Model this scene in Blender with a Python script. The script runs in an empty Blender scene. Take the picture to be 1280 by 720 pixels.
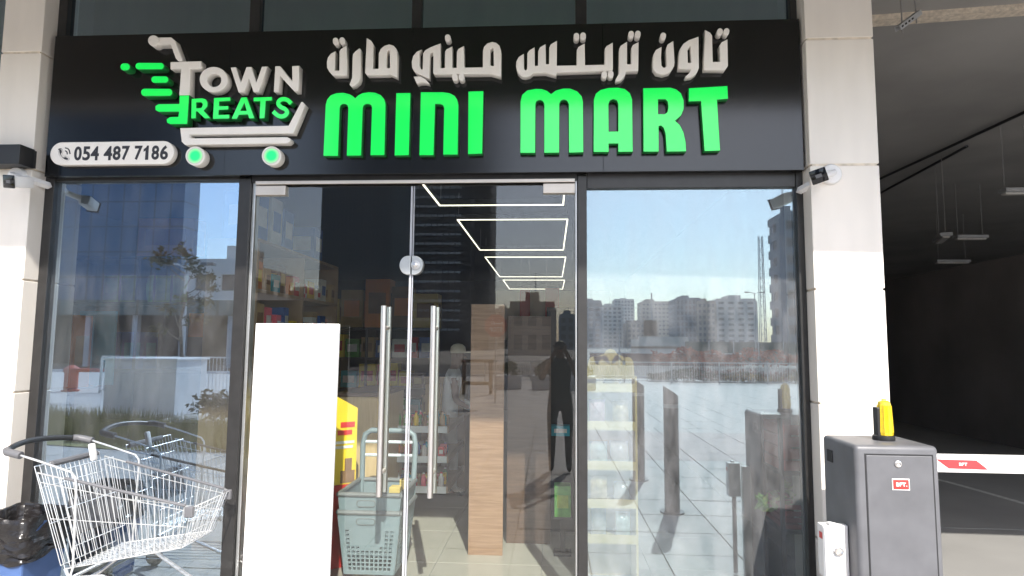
import bpy, bmesh, math, random
from mathutils import Vector, Matrix
random.seed(11)
SC = bpy.context.scene
COL = SC.collection
rad = math.radians

# ------------------------------------------------------------------ camera
CAM_POS = Vector((0.0, -4.0, 1.65))
FPX, PITCH, YAW, ROLL = 780.0, rad(5.22), rad(3.55), rad(0.465)
_h = Vector((-math.sin(YAW), math.cos(YAW), 0)); _r = Vector((math.cos(YAW), math.sin(YAW), 0)); _z = Vector((0, 0, 1))
FWD = _h*math.cos(PITCH) + _z*math.sin(PITCH)
_u = -_h*math.sin(PITCH) + _z*math.cos(PITCH)
RGT = _r*math.cos(ROLL) + _u*math.sin(ROLL)
UPV = -_r*math.sin(ROLL) + _u*math.cos(ROLL)
cd = bpy.data.cameras.new('camera'); cam = bpy.data.objects.new('camera', cd); COL.objects.link(cam)
cd.sensor_width = 36.0; cd.sensor_fit = 'HORIZONTAL'; cd.lens = 36.0*FPX/1280.0
cd.clip_start = 0.02; cd.clip_end = 3000
cam.matrix_world = Matrix(((RGT.x, UPV.x, -FWD.x, CAM_POS.x), (RGT.y, UPV.y, -FWD.y, CAM_POS.y), (RGT.z, UPV.z, -FWD.z, CAM_POS.z), (0, 0, 0, 1)))
SC.camera = cam

def at(px, py, Y):
    """surveying helper: the point of the plane y = Y seen at photograph pixel (px, py)"""
    v = FWD + RGT*((px-640)/FPX) + UPV*((360-py)/FPX)
    return CAM_POS + v*((Y-CAM_POS.y)/v.y)

# ------------------------------------------------------------------ light
SUN_AZ, SUN_EL = rad(15), rad(44)       # sun behind the viewer, a little to the right
world = bpy.data.worlds.new('World'); SC.world = world; world.use_nodes = True
wn = world.node_tree.nodes; wl = world.node_tree.links
sky = wn.new('ShaderNodeTexSky'); sky.sky_type = 'NISHITA'; sky.sun_disc = False
sky.sun_elevation = SUN_EL; sky.sun_rotation = math.pi - SUN_AZ
sky.air_density = 1.0; sky.dust_density = 1.6; sky.ozone_density = 1.2
wl.new(sky.outputs[0], wn['Background'].inputs[0]); wn['Background'].inputs[1].default_value = 0.15
sd = bpy.data.lights.new('sun', 'SUN'); sd.energy = 3.9; sd.angle = rad(0.53); sd.color = (1.0, 0.95, 0.87)
so = bpy.data.objects.new('sun', sd); COL.objects.link(so); so.location = (20, -60, 60)
sdir = Vector((math.sin(SUN_AZ)*math.cos(SUN_EL), -math.cos(SUN_AZ)*math.cos(SUN_EL), math.sin(SUN_EL)))
so.rotation_euler = (-sdir).to_track_quat('-Z', 'Y').to_euler()
SC.view_settings.view_transform = 'Standard'; SC.view_settings.look = 'None'
SC.view_settings.exposure = 1.36; SC.view_settings.gamma = 1.0
SC.cycles.max_bounces = 10; SC.cycles.transparent_max_bounces = 16; SC.cycles.glossy_bounces = 5
SC.cycles.caustics_reflective = False; SC.cycles.caustics_refractive = False
SC.cycles.sample_clamp_indirect = 6.0
SC.cycles.use_denoising = True

# ------------------------------------------------------------------ materials
def mat(name, col, rough=0.5, metal=0.0, spec=0.5, var=0.08, scale=6.0, bump=0.0, bscale=40.0, emit=None, estr=0.0, coat=0.0, stretch=None):
    m = bpy.data.materials.new(name); m.use_nodes = True; m.use_transparent_shadow = True
    nt = m.node_tree; b = nt.nodes['Principled BSDF']
    b.inputs['Roughness'].default_value = rough; b.inputs['Metallic'].default_value = metal
    b.inputs['Specular IOR Level'].default_value = spec
    if coat: b.inputs['Coat Weight'].default_value = coat; b.inputs['Coat Roughness'].default_value = 0.04
    tc = nt.nodes.new('ShaderNodeTexCoord'); src = tc.outputs['Object']
    if stretch:
        mp = nt.nodes.new('ShaderNodeMapping'); mp.inputs['Scale'].default_value = stretch
        nt.links.new(src, mp.inputs[0]); src = mp.outputs[0]
    n = nt.nodes.new('ShaderNodeTexNoise'); n.inputs['Scale'].default_value = scale; n.inputs['Detail'].default_value = 5
    nt.links.new(src, n.inputs['Vector'])
    r = nt.nodes.new('ShaderNodeValToRGB')
    r.color_ramp.elements[0].position = 0.3; r.color_ramp.elements[1].position = 0.7
    r.color_ramp.elements[0].color = tuple(max(0, c*(1-var)) for c in col[:3]) + (1,)
    r.color_ramp.elements[1].color = tuple(min(1, c*(1+var)) for c in col[:3]) + (1,)
    nt.links.new(n.outputs['Fac'], r.inputs[0]); nt.links.new(r.outputs[0], b.inputs['Base Color'])
    if bump:
        n2 = nt.nodes.new('ShaderNodeTexNoise'); n2.inputs['Scale'].default_value = bscale; n2.inputs['Detail'].default_value = 4
        nt.links.new(src, n2.inputs['Vector'])
        bp = nt.nodes.new('ShaderNodeBump'); bp.inputs['Strength'].default_value = bump; bp.inputs['Distance'].default_value = 0.01
        nt.links.new(n2.outputs['Fac'], bp.inputs['Height']); nt.links.new(bp.outputs[0], b.inputs['Normal'])
    if emit:
        b.inputs['Emission Color'].default_value = tuple(emit) + (1,); b.inputs['Emission Strength'].default_value = estr
    return m

def glass(name, refl, tint, rcol=(1, 1, 1), rough=0.0, dust=0.02, smudge=0.0):
    """pane: a mirror-like coating over clear tinted glass with a thin film of dust"""
    m = bpy.data.materials.new(name); m.use_nodes = True; m.use_transparent_shadow = True
    nt = m.node_tree; nt.nodes.remove(nt.nodes['Principled BSDF']); out = nt.nodes['Material Output']
    tr = nt.nodes.new('ShaderNodeBsdfTransparent'); tr.inputs[0].default_value = tuple(tint) + (1,)
    gl = nt.nodes.new('ShaderNodeBsdfGlossy'); gl.inputs['Color'].default_value = tuple(rcol) + (1,); gl.inputs['Roughness'].default_value = rough
    df = nt.nodes.new('ShaderNodeBsdfDiffuse'); df.inputs['Color'].default_value = (0.72, 0.72, 0.74, 1)
    lw = nt.nodes.new('ShaderNodeLayerWeight'); lw.inputs[0].default_value = 0.5
    pw = nt.nodes.new('ShaderNodeMath'); pw.operation = 'POWER'; pw.inputs[1].default_value = 5.0; nt.links.new(lw.outputs['Facing'], pw.inputs[0])
    ad = nt.nodes.new('ShaderNodeMath'); ad.operation = 'MULTIPLY_ADD'; ad.use_clamp = True; ad.inputs[1].default_value = 1 - refl; ad.inputs[2].default_value = refl
    nt.links.new(pw.outputs[0], ad.inputs[0])
    m1 = nt.nodes.new('ShaderNodeMixShader'); nt.links.new(ad.outputs[0], m1.inputs[0]); nt.links.new(tr.outputs[0], m1.inputs[1]); nt.links.new(gl.outputs[0], m1.inputs[2])
    tc = nt.nodes.new('ShaderNodeTexCoord'); mp = nt.nodes.new('ShaderNodeMapping'); mp.inputs['Scale'].default_value = (2.5, 2.5, 0.8)
    nt.links.new(tc.outputs['Object'], mp.inputs[0])
    no = nt.nodes.new('ShaderNodeTexNoise'); no.inputs['Scale'].default_value = 3.2; no.inputs['Detail'].default_value = 9; no.inputs['Roughness'].default_value = 0.65
    nt.links.new(mp.outputs[0], no.inputs['Vector'])
    mr = nt.nodes.new('ShaderNodeMapRange'); mr.inputs[1].default_value = 0.35; mr.inputs[2].default_value = 0.75; mr.inputs[3].default_value = dust*0.35; mr.inputs[4].default_value = dust*2.2
    nt.links.new(no.outputs['Fac'], mr.inputs[0])
    # tiny dried specks
    vo = nt.nodes.new('ShaderNodeTexVoronoi'); vo.inputs['Scale'].default_value = 16.0
    nt.links.new(tc.outputs['Object'], vo.inputs['Vector'])
    lt = nt.nodes.new('ShaderNodeMath'); lt.operation = 'LESS_THAN'; lt.inputs[1].default_value = 0.035; nt.links.new(vo.outputs['Distance'], lt.inputs[0])
    ml = nt.nodes.new('ShaderNodeMath'); ml.operation = 'MULTIPLY_ADD'; ml.inputs[1].default_value = 0.10; nt.links.new(lt.outputs[0], ml.inputs[0]); nt.links.new(mr.outputs[0], ml.inputs[2])
    m2 = nt.nodes.new('ShaderNodeMixShader'); nt.links.new(ml.outputs[0], m2.inputs[0]); nt.links.new(m1.outputs[0], m2.inputs[1]); nt.links.new(df.outputs[0], m2.inputs[2])
    if smudge:
        rr = nt.nodes.new('ShaderNodeMapRange'); rr.inputs[1].default_value = 0.45; rr.inputs[2].default_value = 0.75; rr.inputs[3].default_value = rough; rr.inputs[4].default_value = rough + smudge
        nt.links.new(no.outputs['Fac'], rr.inputs[0]); nt.links.new(rr.outputs[0], gl.inputs['Roughness'])
    nt.links.new(m2.outputs[0], out.inputs[0])
    return m

def clear(name, tint=(0.96, 0.98, 0.97)):
    m = bpy.data.materials.new(name); m.use_nodes = True; m.use_transparent_shadow = True
    nt = m.node_tree; nt.nodes.remove(nt.nodes['Principled BSDF'])
    tr = nt.nodes.new('ShaderNodeBsdfTransparent'); tr.inputs[0].default_value = tuple(tint) + (1,)
    nt.links.new(tr.outputs[0], nt.nodes['Material Output'].inputs[0]); return m

def wood(name, a, b, scale=4.0, stretch=(1, 1, 14)):
    m = mat(name, a, 0.45, var=0.0)
    nt = m.node_tree; bs = nt.nodes['Principled BSDF']
    tc = nt.nodes.new('ShaderNodeTexCoord'); mp = nt.nodes.new('ShaderNodeMapping'); mp.inputs['Scale'].default_value = stretch
    nt.links.new(tc.outputs['Object'], mp.inputs[0])
    n = nt.nodes.new('ShaderNodeTexNoise'); n.inputs['Scale'].default_value = scale; n.inputs['Detail'].default_value = 8; n.inputs['Distortion'].default_value = 0.6
    nt.links.new(mp.outputs[0], n.inputs['Vector'])
    r = nt.nodes.new('ShaderNodeValToRGB'); r.color_ramp.elements[0].position = 0.32; r.color_ramp.elements[1].position = 0.68
    r.color_ramp.elements[0].color = tuple(a) + (1,); r.color_ramp.elements[1].color = tuple(b) + (1,)
    nt.links.new(n.outputs['Fac'], r.inputs[0]); nt.links.new(r.outputs[0], bs.inputs['Base Color'])
    return m

def facade_glass(name, col, line, sx, sz, rough=0.12):
    """curtain wall glass with thin dark joints between its panes"""
    m = mat(name, col, rough, var=0.25, scale=0.05, spec=0.6)
    nt = m.node_tree; bs = nt.nodes['Principled BSDF']; old = bs.inputs['Base Color'].links[0].from_socket
    tc = nt.nodes.new('ShaderNodeTexCoord'); br = nt.nodes.new('ShaderNodeTexBrick')
    mp = nt.nodes.new('ShaderNodeMapping'); mp.inputs['Rotation'].default_value = (rad(-90), 0, 0)
    nt.links.new(tc.outputs['Object'], mp.inputs[0]); nt.links.new(mp.outputs[0], br.inputs['Vector'])
    br.offset = 0.0; br.inputs['Scale'].default_value = 1.0; br.inputs['Brick Width'].default_value = sx; br.inputs['Row Height'].default_value = sz
    br.inputs['Mortar Size'].default_value = 0.12; br.inputs['Mortar'].default_value = tuple(line) + (1,)
    nt.links.new(old, br.inputs['Color1']); nt.links.new(old, br.inputs['Color2'])
    nt.links.new(br.outputs['Color'], bs.inputs['Base Color'])
    return m

def crinkle(name, col, rough, bump, scale):
    return mat(name, col, rough, var=0.1, bump=bump, bscale=scale)

M = dict(
    white_paint=mat('white_painted_cladding', (0.82, 0.765, 0.70), 0.45, var=0.05, scale=2.6, bump=0.05, bscale=90, stretch=(2.5, 2.5, 0.5)),
    sealant=mat('aged_sealant', (0.72, 0.63, 0.52), 0.8, var=0.2, scale=25),
    black_panel=mat('gloss_black_panel', (0.0035, 0.0035, 0.004), 0.16, var=0.3, scale=3, spec=0.62, bump=0.015, bscale=2.5),
    black_frame=mat('black_aluminium', (0.022, 0.021, 0.021), 0.38, var=0.2, scale=14),
    silver=mat('satin_aluminium', (0.52, 0.53, 0.53), 0.35, metal=0.8, var=0.08),
    steel=mat('brushed_steel', (0.72, 0.69, 0.67), 0.28, metal=1.0, var=0.05, scale=60, stretch=(1, 1, 0.05)),
    nickel=mat('satin_nickel', (0.62, 0.57, 0.52), 0.45, metal=0.55, var=0.05),
    letter_white=mat('white_acrylic', (0.88, 0.835, 0.78), 0.35, var=0.03, scale=5),
    letter_green=mat('green_acrylic', (0.012, 0.56, 0.075), 0.12, var=0.06, scale=1.4, spec=0.75, emit=(0.0, 0.75, 0.08), estr=0.30),
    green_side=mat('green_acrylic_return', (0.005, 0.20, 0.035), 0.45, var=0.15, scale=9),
    green_glow=mat('lit_green_acrylic', (0.02, 0.8, 0.25), 0.3, var=0.0, emit=(0.0, 1.0, 0.26), estr=0.75),
    digit=mat('charcoal_vinyl', (0.025, 0.025, 0.032), 0.5),
    plastic_white=mat('white_plastic', (0.78, 0.77, 0.77), 0.4, var=0.03),
    plastic_black=mat('black_plastic', (0.014, 0.014, 0.015), 0.42, var=0.2),
    lens=mat('dark_lens', (0.006, 0.006, 0.007), 0.06),
    chrome=mat('zinc_wire', (0.80, 0.81, 0.82), 0.30, metal=0.78, var=0.06, scale=30),
    cart_grey=mat('grey_plastic', (0.13, 0.13, 0.14), 0.5, var=0.1),
    handle_dark=mat('dark_handle_plastic', (0.022, 0.022, 0.023), 0.4),
    rubber=mat('grey_rubber', (0.10, 0.10, 0.10), 0.7),
    bin_blue=mat('blue_plastic', (0.07, 0.13, 0.30), 0.42, var=0.1),
    bag=mat('black_bin_bag', (0.016, 0.014, 0.014), 0.24, var=0.1, bump=1.0, bscale=11, stretch=(1, 1, 3.2)),
    board=mat('white_board', (0.83, 0.83, 0.83), 0.5, var=0.01),
    cabinet=mat('grey_powder_coat', (0.115, 0.116, 0.126), 0.45, var=0.13, scale=7, bump=0.04, bscale=500),
    gap=mat('shadow_gap', (0.02, 0.02, 0.022), 0.8),
    badge_red=mat('red_badge', (0.55, 0.04, 0.035), 0.35),
    sticker_red=mat('red_reflective', (0.62, 0.045, 0.05), 0.4, var=0.06),
    amber=mat('yellow_lens', (0.62, 0.44, 0.01), 0.12, var=0.12, scale=60, coat=0.6),
    conduit=mat('grey_conduit', (0.30, 0.29, 0.28), 0.55),
    concrete_dark=mat('painted_concrete', (0.36, 0.35, 0.335), 0.85, var=0.15, scale=0.7, bump=0.1, bscale=20),
    parking_wall=mat('grey_block_wall', (0.20, 0.18, 0.17), 0.85, var=0.2, scale=0.8),
    parking_floor=mat('power_floated_concrete', (0.25, 0.245, 0.235), 0.6, var=0.14, scale=0.9, bump=0.05, bscale=60),
    line_white=mat('worn_line_paint', (0.55, 0.55, 0.53), 0.7, var=0.2, scale=20),
    pavement=mat('grey_granite_paver', (0.40, 0.385, 0.365), 0.65, var=0.10, scale=7, bump=0.08, bscale=90),
    pavement_pink=mat('pinkish_paver', (0.36, 0.30, 0.285), 0.65, var=0.10, scale=7, bump=0.08, bscale=90),
    duct=mat('brown_grey_duct', (0.60, 0.50, 0.44), 0.6, var=0.15, scale=1.0),
    joint=mat('grey_joint', (0.28, 0.275, 0.265), 0.9),
    asphalt=mat('asphalt', (0.06, 0.06, 0.062), 0.85, var=0.15, scale=5),
    ground=mat('sandy_ground', (0.27, 0.25, 0.22), 0.9, var=0.15, scale=0.05),
    tile=mat('cream_floor_tile', (0.34, 0.32, 0.275), 0.18, var=0.05, scale=3),
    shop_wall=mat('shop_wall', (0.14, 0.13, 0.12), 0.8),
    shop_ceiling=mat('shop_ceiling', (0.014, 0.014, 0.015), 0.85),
    wood_panel=wood('oak_laminate', (0.23, 0.13, 0.075), (0.32, 0.195, 0.12)),
    wood_dark=wood('dark_oak_laminate', (0.085, 0.05, 0.034), (0.12, 0.072, 0.048)),
    wood_light=wood('pale_oak_laminate', (0.48, 0.34, 0.17), (0.58, 0.43, 0.24), stretch=(12, 12, 1)),
    shelf_wood=wood('beech_shelf', (0.33, 0.22, 0.13), (0.43, 0.30, 0.19), stretch=(1, 12, 1)),
    shelf_black=mat('black_shelving', (0.018, 0.018, 0.018), 0.5),
    shelf_white=mat('white_rail', (0.62, 0.66, 0.68), 0.4),
    basket=mat('blue_grey_plastic', (0.185, 0.23, 0.245), 0.42, var=0.05),
    basket_rim=mat('grey_rim_plastic', (0.15, 0.155, 0.155), 0.5),
    yellow=mat('yellow_card', (0.80, 0.55, 0.03), 0.5, var=0.05),
    cream_card=mat('pale_yellow_card', (0.56, 0.42, 0.13), 0.6, var=0.06),
    red=mat('red_print', (0.55, 0.03, 0.03), 0.5), pink=mat('pink_print', (0.70, 0.12, 0.16), 0.5),
    orange=mat('orange_print', (0.62, 0.20, 0.03), 0.5), brown=mat('brown_carton', (0.22, 0.12, 0.06), 0.7, var=0.15),
    tan=mat('tan_carton', (0.42, 0.28, 0.13), 0.7, var=0.12), teal=mat('teal_print', (0.02, 0.33, 0.42), 0.5),
    green=mat('green_packet', (0.09, 0.30, 0.05), 0.4, var=0.3, scale=18), lime=mat('lime_packet', (0.30, 0.42, 0.05), 0.4, var=0.25, scale=14),
    leaf_veg=mat('leafy_green', (0.16, 0.33, 0.05), 0.6, var=0.4, scale=30),
    blue=mat('blue_print', (0.05, 0.13, 0.40), 0.45), white_print=mat('white_print', (0.68, 0.66, 0.62), 0.5, var=0.1, scale=20),
    crate_dark=mat('dark_carton', (0.06, 0.035, 0.03), 0.7),
    crate_red=mat('dark_red_crate', (0.34, 0.06, 0.045), 0.6, var=0.2), paper_yellow=mat('yellow_note', (0.72, 0.62, 0.16), 0.7),
    film=mat('clear_packet_film', (0.46, 0.44, 0.38), 0.12, var=0.25, scale=12, bump=0.5, bscale=30),
    film_pink=mat('pinkish_packet_film', (0.42, 0.26, 0.25), 0.12, var=0.35, scale=14, bump=0.8, bscale=34), film_amber=mat('amber_packet_film', (0.46, 0.34, 0.14), 0.12, var=0.35, scale=14, bump=0.8, bscale=34), film_green=mat('pale_green_packet_film', (0.30, 0.40, 0.33), 0.12, var=0.35, scale=14, bump=0.8, bscale=34),
    tube=mat('led_diffuser', (0.9, 0.9, 0.85), 0.4, emit=(1.0, 0.92, 0.74), estr=1.0),
    skin=mat('brown_skin', (0.20, 0.11, 0.07), 0.55), cloth_cream=mat('cream_cloth', (0.80, 0.70, 0.54), 0.85, bump=0.3, bscale=30),
    cloth_white=mat('white_cotton', (0.80, 0.79, 0.77), 0.85, bump=0.3, bscale=30), cloth_grey=mat('pale_grey_cotton', (0.70, 0.65, 0.60), 0.85, bump=0.4, bscale=18),
    cloth_dark=mat('dark_grey_cotton', (0.09, 0.085, 0.085), 0.85, bump=0.3, bscale=30), cloth_navy=mat('dark_denim', (0.10, 0.095, 0.10), 0.85), hair=mat('black_hair', (0.012, 0.010, 0.009), 0.6),
    bollard=mat('black_bollard', (0.02, 0.02, 0.022), 0.35), band=mat('reflective_band', (0.45, 0.45, 0.46), 0.4),
    galv=mat('galvanised_steel', (0.50, 0.51, 0.52), 0.45, metal=0.4), pole_grey=mat('grey_pole', (0.42, 0.43, 0.44), 0.5),
    planter=mat('white_planter', (0.66, 0.65, 0.64), 0.7, var=0.05), hedge=mat('hedge_leaf', (0.045, 0.085, 0.022), 0.7, var=0.45, scale=3),
    bloom=mat('orange_red_bloom', (0.50, 0.12, 0.05), 0.8, var=0.5, scale=1.5),
    flower=mat('red_flower', (0.24, 0.04, 0.025), 0.7, var=0.4, scale=4), flower_yellow=mat('yellow_flower', (0.50, 0.33, 0.04), 0.7, var=0.3, scale=4),
    leaf=mat('dry_leaf', (0.075, 0.075, 0.030), 0.7, var=0.4, scale=4), bark=mat('grey_bark', (0.16, 0.13, 0.10), 0.9, var=0.25, scale=20),
    grass=mat('dry_grass', (0.22, 0.21, 0.085), 0.85, var=0.4, scale=3), sign_red=mat('stop_sign_red', (0.48, 0.04, 0.03), 0.5), 
    tower_dark=facade_glass('dark_tower_glass', (0.016, 0.022, 0.032), (0.006, 0.007, 0.008), 1.6, 3.4),
    tower_blue=facade_glass('blue_tower_glass', (0.05, 0.10, 0.19), (0.03, 0.05, 0.09), 2.2, 3.4),
    tower_teal=facade_glass('teal_tower_glass', (0.05, 0.085, 0.095), (0.02, 0.03, 0.032), 3.0, 3.4),
    hotel_wall=mat('dark_hotel_wall', (0.022, 0.022, 0.024), 0.7, spec=0.2), hotel_sill=mat('grey_hotel_sill', (0.58, 0.63, 0.65), 0.4),
    beige_wall=mat('beige_render', (0.55, 0.45, 0.35), 0.8, var=0.05, scale=0.1), pale_wall=mat('pale_render', (0.66, 0.60, 0.54), 0.8, var=0.05, scale=0.1),
    blue_wall=mat('blue_grey_cladding', (0.15, 0.19, 0.24), 0.6, var=0.06, scale=0.1), tan_wall=mat('tan_render', (0.44, 0.32, 0.24), 0.8, var=0.05, scale=0.1),
    far_glass=mat('far_window_glass', (0.03, 0.036, 0.045), 0.55, spec=0.2), red_wall=mat('red_brown_wall', (0.15, 0.055, 0.045), 0.85),
    green_net=mat('green_netting', (0.05, 0.10, 0.085), 0.85), wood_post=mat('brown_timber', (0.16, 0.09, 0.055), 0.8),
    g_left=glass('coated_glass', 0.42, (0.74, 0.80, 0.84), (0.60, 0.79, 1.0), dust=0.035, smudge=0.03),
    g_right=glass('mirror_coated_glass', 0.30, (0.60, 0.65, 0.70), (0.70, 0.90, 1.0), dust=0.09, smudge=0.02),
    g_door=glass('clear_door_glass', 0.08, (0.93, 0.96, 0.95), (1, 1, 1), dust=0.004),
    g_upper=glass('dark_coated_glass', 0.50, (0.25, 0.32, 0.40), (0.58, 0.80, 1.0), dust=0.02),
    g_clear=clear('glass_body'), edge=mat('polished_glass_edge', (0.42, 0.43, 0.47), 0.25),
)

# ------------------------------------------------------------------ mesh helpers
class MB:
    def __init__(s): s.v = []; s.f = []; s.m = []; s.cur = 0
    def use(s, i): s.cur = i; return s
    def add(s, vs, fs):
        o = len(s.v); s.v += [tuple(p) for p in vs]
        for f in fs: s.f.append(tuple(i+o for i in f)); s.m.append(s.cur)
        return s
    def box(s, x0, x1, y0, y1, z0, z1, mt=None):
        vs = [Vector(p) for p in ((x0,y0,z0),(x1,y0,z0),(x1,y1,z0),(x0,y1,z0),(x0,y0,z1),(x1,y0,z1),(x1,y1,z1),(x0,y1,z1))]
        if mt: vs = [mt @ p for p in vs]
        return s.add(vs, [(0,3,2,1),(4,5,6,7),(0,1,5,4),(1,2,6,5),(2,3,7,6),(3,0,4,7)])
    def tube(s, pts, r, n=8, closed=False, taper=None):
        pts = [Vector(p) for p in pts]; rings = []; N = len(pts); up = None
        for i, p in enumerate(pts):
            a = pts[(i-1) % N] if (closed or i > 0) else p; b = pts[(i+1) % N] if (closed or i < N-1) else p
            t = (b-a).normalized()
            if up is None:
                up = Vector((0,0,1)) if abs(t.z) < 0.9 else Vector((1,0,0))
            u = (up - t*up.dot(t)); u = u.normalized() if u.length > 1e-6 else t.orthogonal().normalized(); up = u; w = t.cross(u)
            rr = r if taper is None else r*(1 + (taper-1)*i/(N-1))
            rings.append([p + (u*math.cos(2*math.pi*k/n) + w*math.sin(2*math.pi*k/n))*rr for k in range(n)])
        vs = [q for ring in rings for q in ring]; fs = []
        for i in range(N if closed else N-1):
            a, b = i*n, ((i+1) % N)*n
            for k in range(n): fs.append((a+k, a+(k+1) % n, b+(k+1) % n, b+k))
        if not closed: fs.append(tuple(range(n))[::-1]); fs.append(tuple((N-1)*n+k for k in range(n)))
        return s.add(vs, fs)
    def lathe(s, prof, c, n=20, axis='Z'):
        vs = []; fs = []
        for (r, h) in prof:
            for k in range(n):
                a = 2*math.pi*k/n; p = (r*math.cos(a), r*math.sin(a), h)
                if axis == 'Y': p = (p[0], h, p[1])
                if axis == 'X': p = (h, p[0], p[1])
                vs.append(Vector(p) + Vector(c))
        for i in range(len(prof)-1):
            for k in range(n): fs.append((i*n+k, i*n+(k+1) % n, (i+1)*n+(k+1) % n, (i+1)*n+k))
        fs.append(tuple(range(n))[::-1]); fs.append(tuple((len(prof)-1)*n+k for k in range(n)))
        return s.add(vs, fs)
    def prism(s, poly, d, y0):            # poly of (x, z), extruded along +y from y0 by d
        n = len(poly)
        vs = [(x, y0, z) for x, z in poly] + [(x, y0+d, z) for x, z in poly]
        fs = [tuple(range(n)), tuple(range(2*n-1, n-1, -1))] + [(i, i+n, (i+1) % n+n, (i+1) % n) for i in range(n)]
        return s.add(vs, fs)
    def mesh(s, mats, name='mesh', bevel=0.0, seg=2, smooth=False):
        me = bpy.data.meshes.new(name)
        me.from_pydata(s.v, [], s.f)
        for m in mats: me.materials.append(m)
        me.polygons.foreach_set('material_index', s.m); me.update()
        bm = bmesh.new(); bm.from_mesh(me)
        bmesh.ops.recalc_face_normals(bm, faces=bm.faces)
        if bevel:
            ed = [e for e in bm.edges if len(e.link_faces) == 2 and e.calc_face_angle(0) > 0.6]
            bmesh.ops.bevel(bm, geom=ed, offset=bevel, segments=seg, profile=0.5, affect='EDGES', clamp_overlap=True)
        if smooth:
            for f in bm.faces: f.smooth = True
            for e in bm.edges:
                if len(e.link_faces) == 2 and e.calc_face_angle(0) > 0.7: e.smooth = False
        bm.to_mesh(me); bm.free()
        return me

def origin_of(o):
    p = Vector((0, 0, 0))
    while o is not None: p += o.location; o = o.parent
    return p

def put(name, me, parent=None, kind=None, mw=None):
    """link a mesh given in world coordinates as one object under parent"""
    o = bpy.data.objects.new(name, me); COL.objects.link(o)
    if parent is not None:
        o.parent = parent; off = Matrix.Translation(-origin_of(parent))
        o.matrix_basis = off @ (mw if mw is not None else Matrix.Identity(4))
    elif mw is not None: o.matrix_basis = mw
    if kind: o['kind'] = kind
    return o

def part(name, mb, mats, parent=None, bevel=0.0, smooth=False, kind=None, label=None, seg=2):
    if not isinstance(mats, (list, tuple)): mats = [mats]
    o = put(name, mb.mesh(mats, name, bevel, seg, smooth), parent, kind)
    if label: o['label'] = label
    return o

def tag(o, label, cat, group=None):
    o['label'] = label; o['category'] = cat
    if group: o['group'] = group
    return o

def thing(name, loc, label, cat, group=None):
    o = bpy.data.objects.new(name, None); COL.objects.link(o); o.location = loc; o.empty_display_size = 0.1
    return tag(o, label, cat, group)

def solo(name, mb, mats, label, cat, group=None, base=None, bevel=0.0, smooth=False, rot=0.0):
    """a thing that is one mesh; its origin is moved to its base"""
    if not isinstance(mats, (list, tuple)): mats = [mats]
    me = mb.mesh(mats, name, bevel, 2, smooth)
    if base is None:
        xs = [v.co.x for v in me.vertices]; ys = [v.co.y for v in me.vertices]; zs = [v.co.z for v in me.vertices]
        base = Vector(((min(xs)+max(xs))/2, (min(ys)+max(ys))/2, min(zs)))
    me.transform(Matrix.Translation(-Vector(base)))
    o = bpy.data.objects.new(name, me); COL.objects.link(o); o.location = base; o.rotation_euler = (0, 0, rot)
    return tag(o, label, cat, group)

def box(x0, x1, y0, y1, z0, z1): return MB().box(x0, x1, y0, y1, z0, z1)

def fillet(poly, seg=6):
    """polygon with optional third value = corner radius"""
    out = []; n = len(poly)
    for i, p in enumerate(poly):
        if len(p) == 2: out.append((p[0], p[1])); continue
        P = Vector(p[:2]); A = Vector(poly[i-1][:2]); B = Vector(poly[(i+1) % n][:2]); r = p[2]
        a = (A-P); b = (B-P); r = min(r, a.length*0.49, b.length*0.49)
        p0 = P + a.normalized()*r; p1 = P + b.normalized()*r
        for k in range(seg+1):
            t = k/seg; q = p0*(1-t)**2 + P*2*t*(1-t) + p1*t*t; out.append((q.x, q.y))
    return out

def extrude_outline(loops, y_front, depth, bev=0.002):
    """solid letter: closed outlines (x, z), inner ones are holes, front face at y_front, going back by depth"""
    cu = bpy.data.curves.new('outline', 'CURVE'); cu.dimensions = '2D'; cu.fill_mode = 'BOTH'
    cu.extrude = depth/2 - bev; cu.bevel_depth = bev; cu.bevel_resolution = 1; cu.offset = -bev
    for lp in loops:
        sp = cu.splines.new('POLY'); sp.points.add(len(lp)-1); sp.use_cyclic_u = True
        for q, p in zip(sp.points, lp): q.co = (p[0], p[1], 0, 1)
    ob = bpy.data.objects.new('outline', cu); COL.objects.link(ob)
    dg = bpy.context.evaluated_depsgraph_get(); dg.update()
    me = bpy.data.meshes.new_from_object(ob.evaluated_get(dg))
    bpy.data.objects.remove(ob); bpy.data.curves.remove(cu)
    # curve x,y,z -> world x, z, -y
    me.transform(Matrix(((1,0,0,0),(0,0,-1,y_front+depth/2),(0,1,0,0),(0,0,0,1))))
    me.materials.clear()
    return me

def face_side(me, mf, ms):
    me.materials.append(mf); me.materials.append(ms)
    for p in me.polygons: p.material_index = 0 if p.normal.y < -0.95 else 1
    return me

def text_mesh(body, x0, x1, z0, z1, y_front, depth, bold=0.0):
    cu = bpy.data.curves.new('text', 'FONT'); cu.body = body; cu.size = 1.0; cu.extrude = 0.05; cu.offset = bold; cu.resolution_u = 4
    ob = bpy.data.objects.new('text', cu); COL.objects.link(ob)
    dg = bpy.context.evaluated_depsgraph_get(); dg.update()
    me = bpy.data.meshes.new_from_object(ob.evaluated_get(dg))
    bpy.data.objects.remove(ob); bpy.data.curves.remove(cu)
    xs = [v.co.x for v in me.vertices]; ys = [v.co.y for v in me.vertices]
    ax, bx, ay, by = min(xs), max(xs), min(ys), max(ys)
    for v in me.vertices:
        x, y, z = v.co
        v.co = (x0 + (x-ax)/(bx-ax)*(x1-x0), y_front + (0.05-z)/0.1*depth, z0 + (y-ay)/(by-ay)*(z1-z0))
    me.materials.clear(); me.update()
    return me

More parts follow.
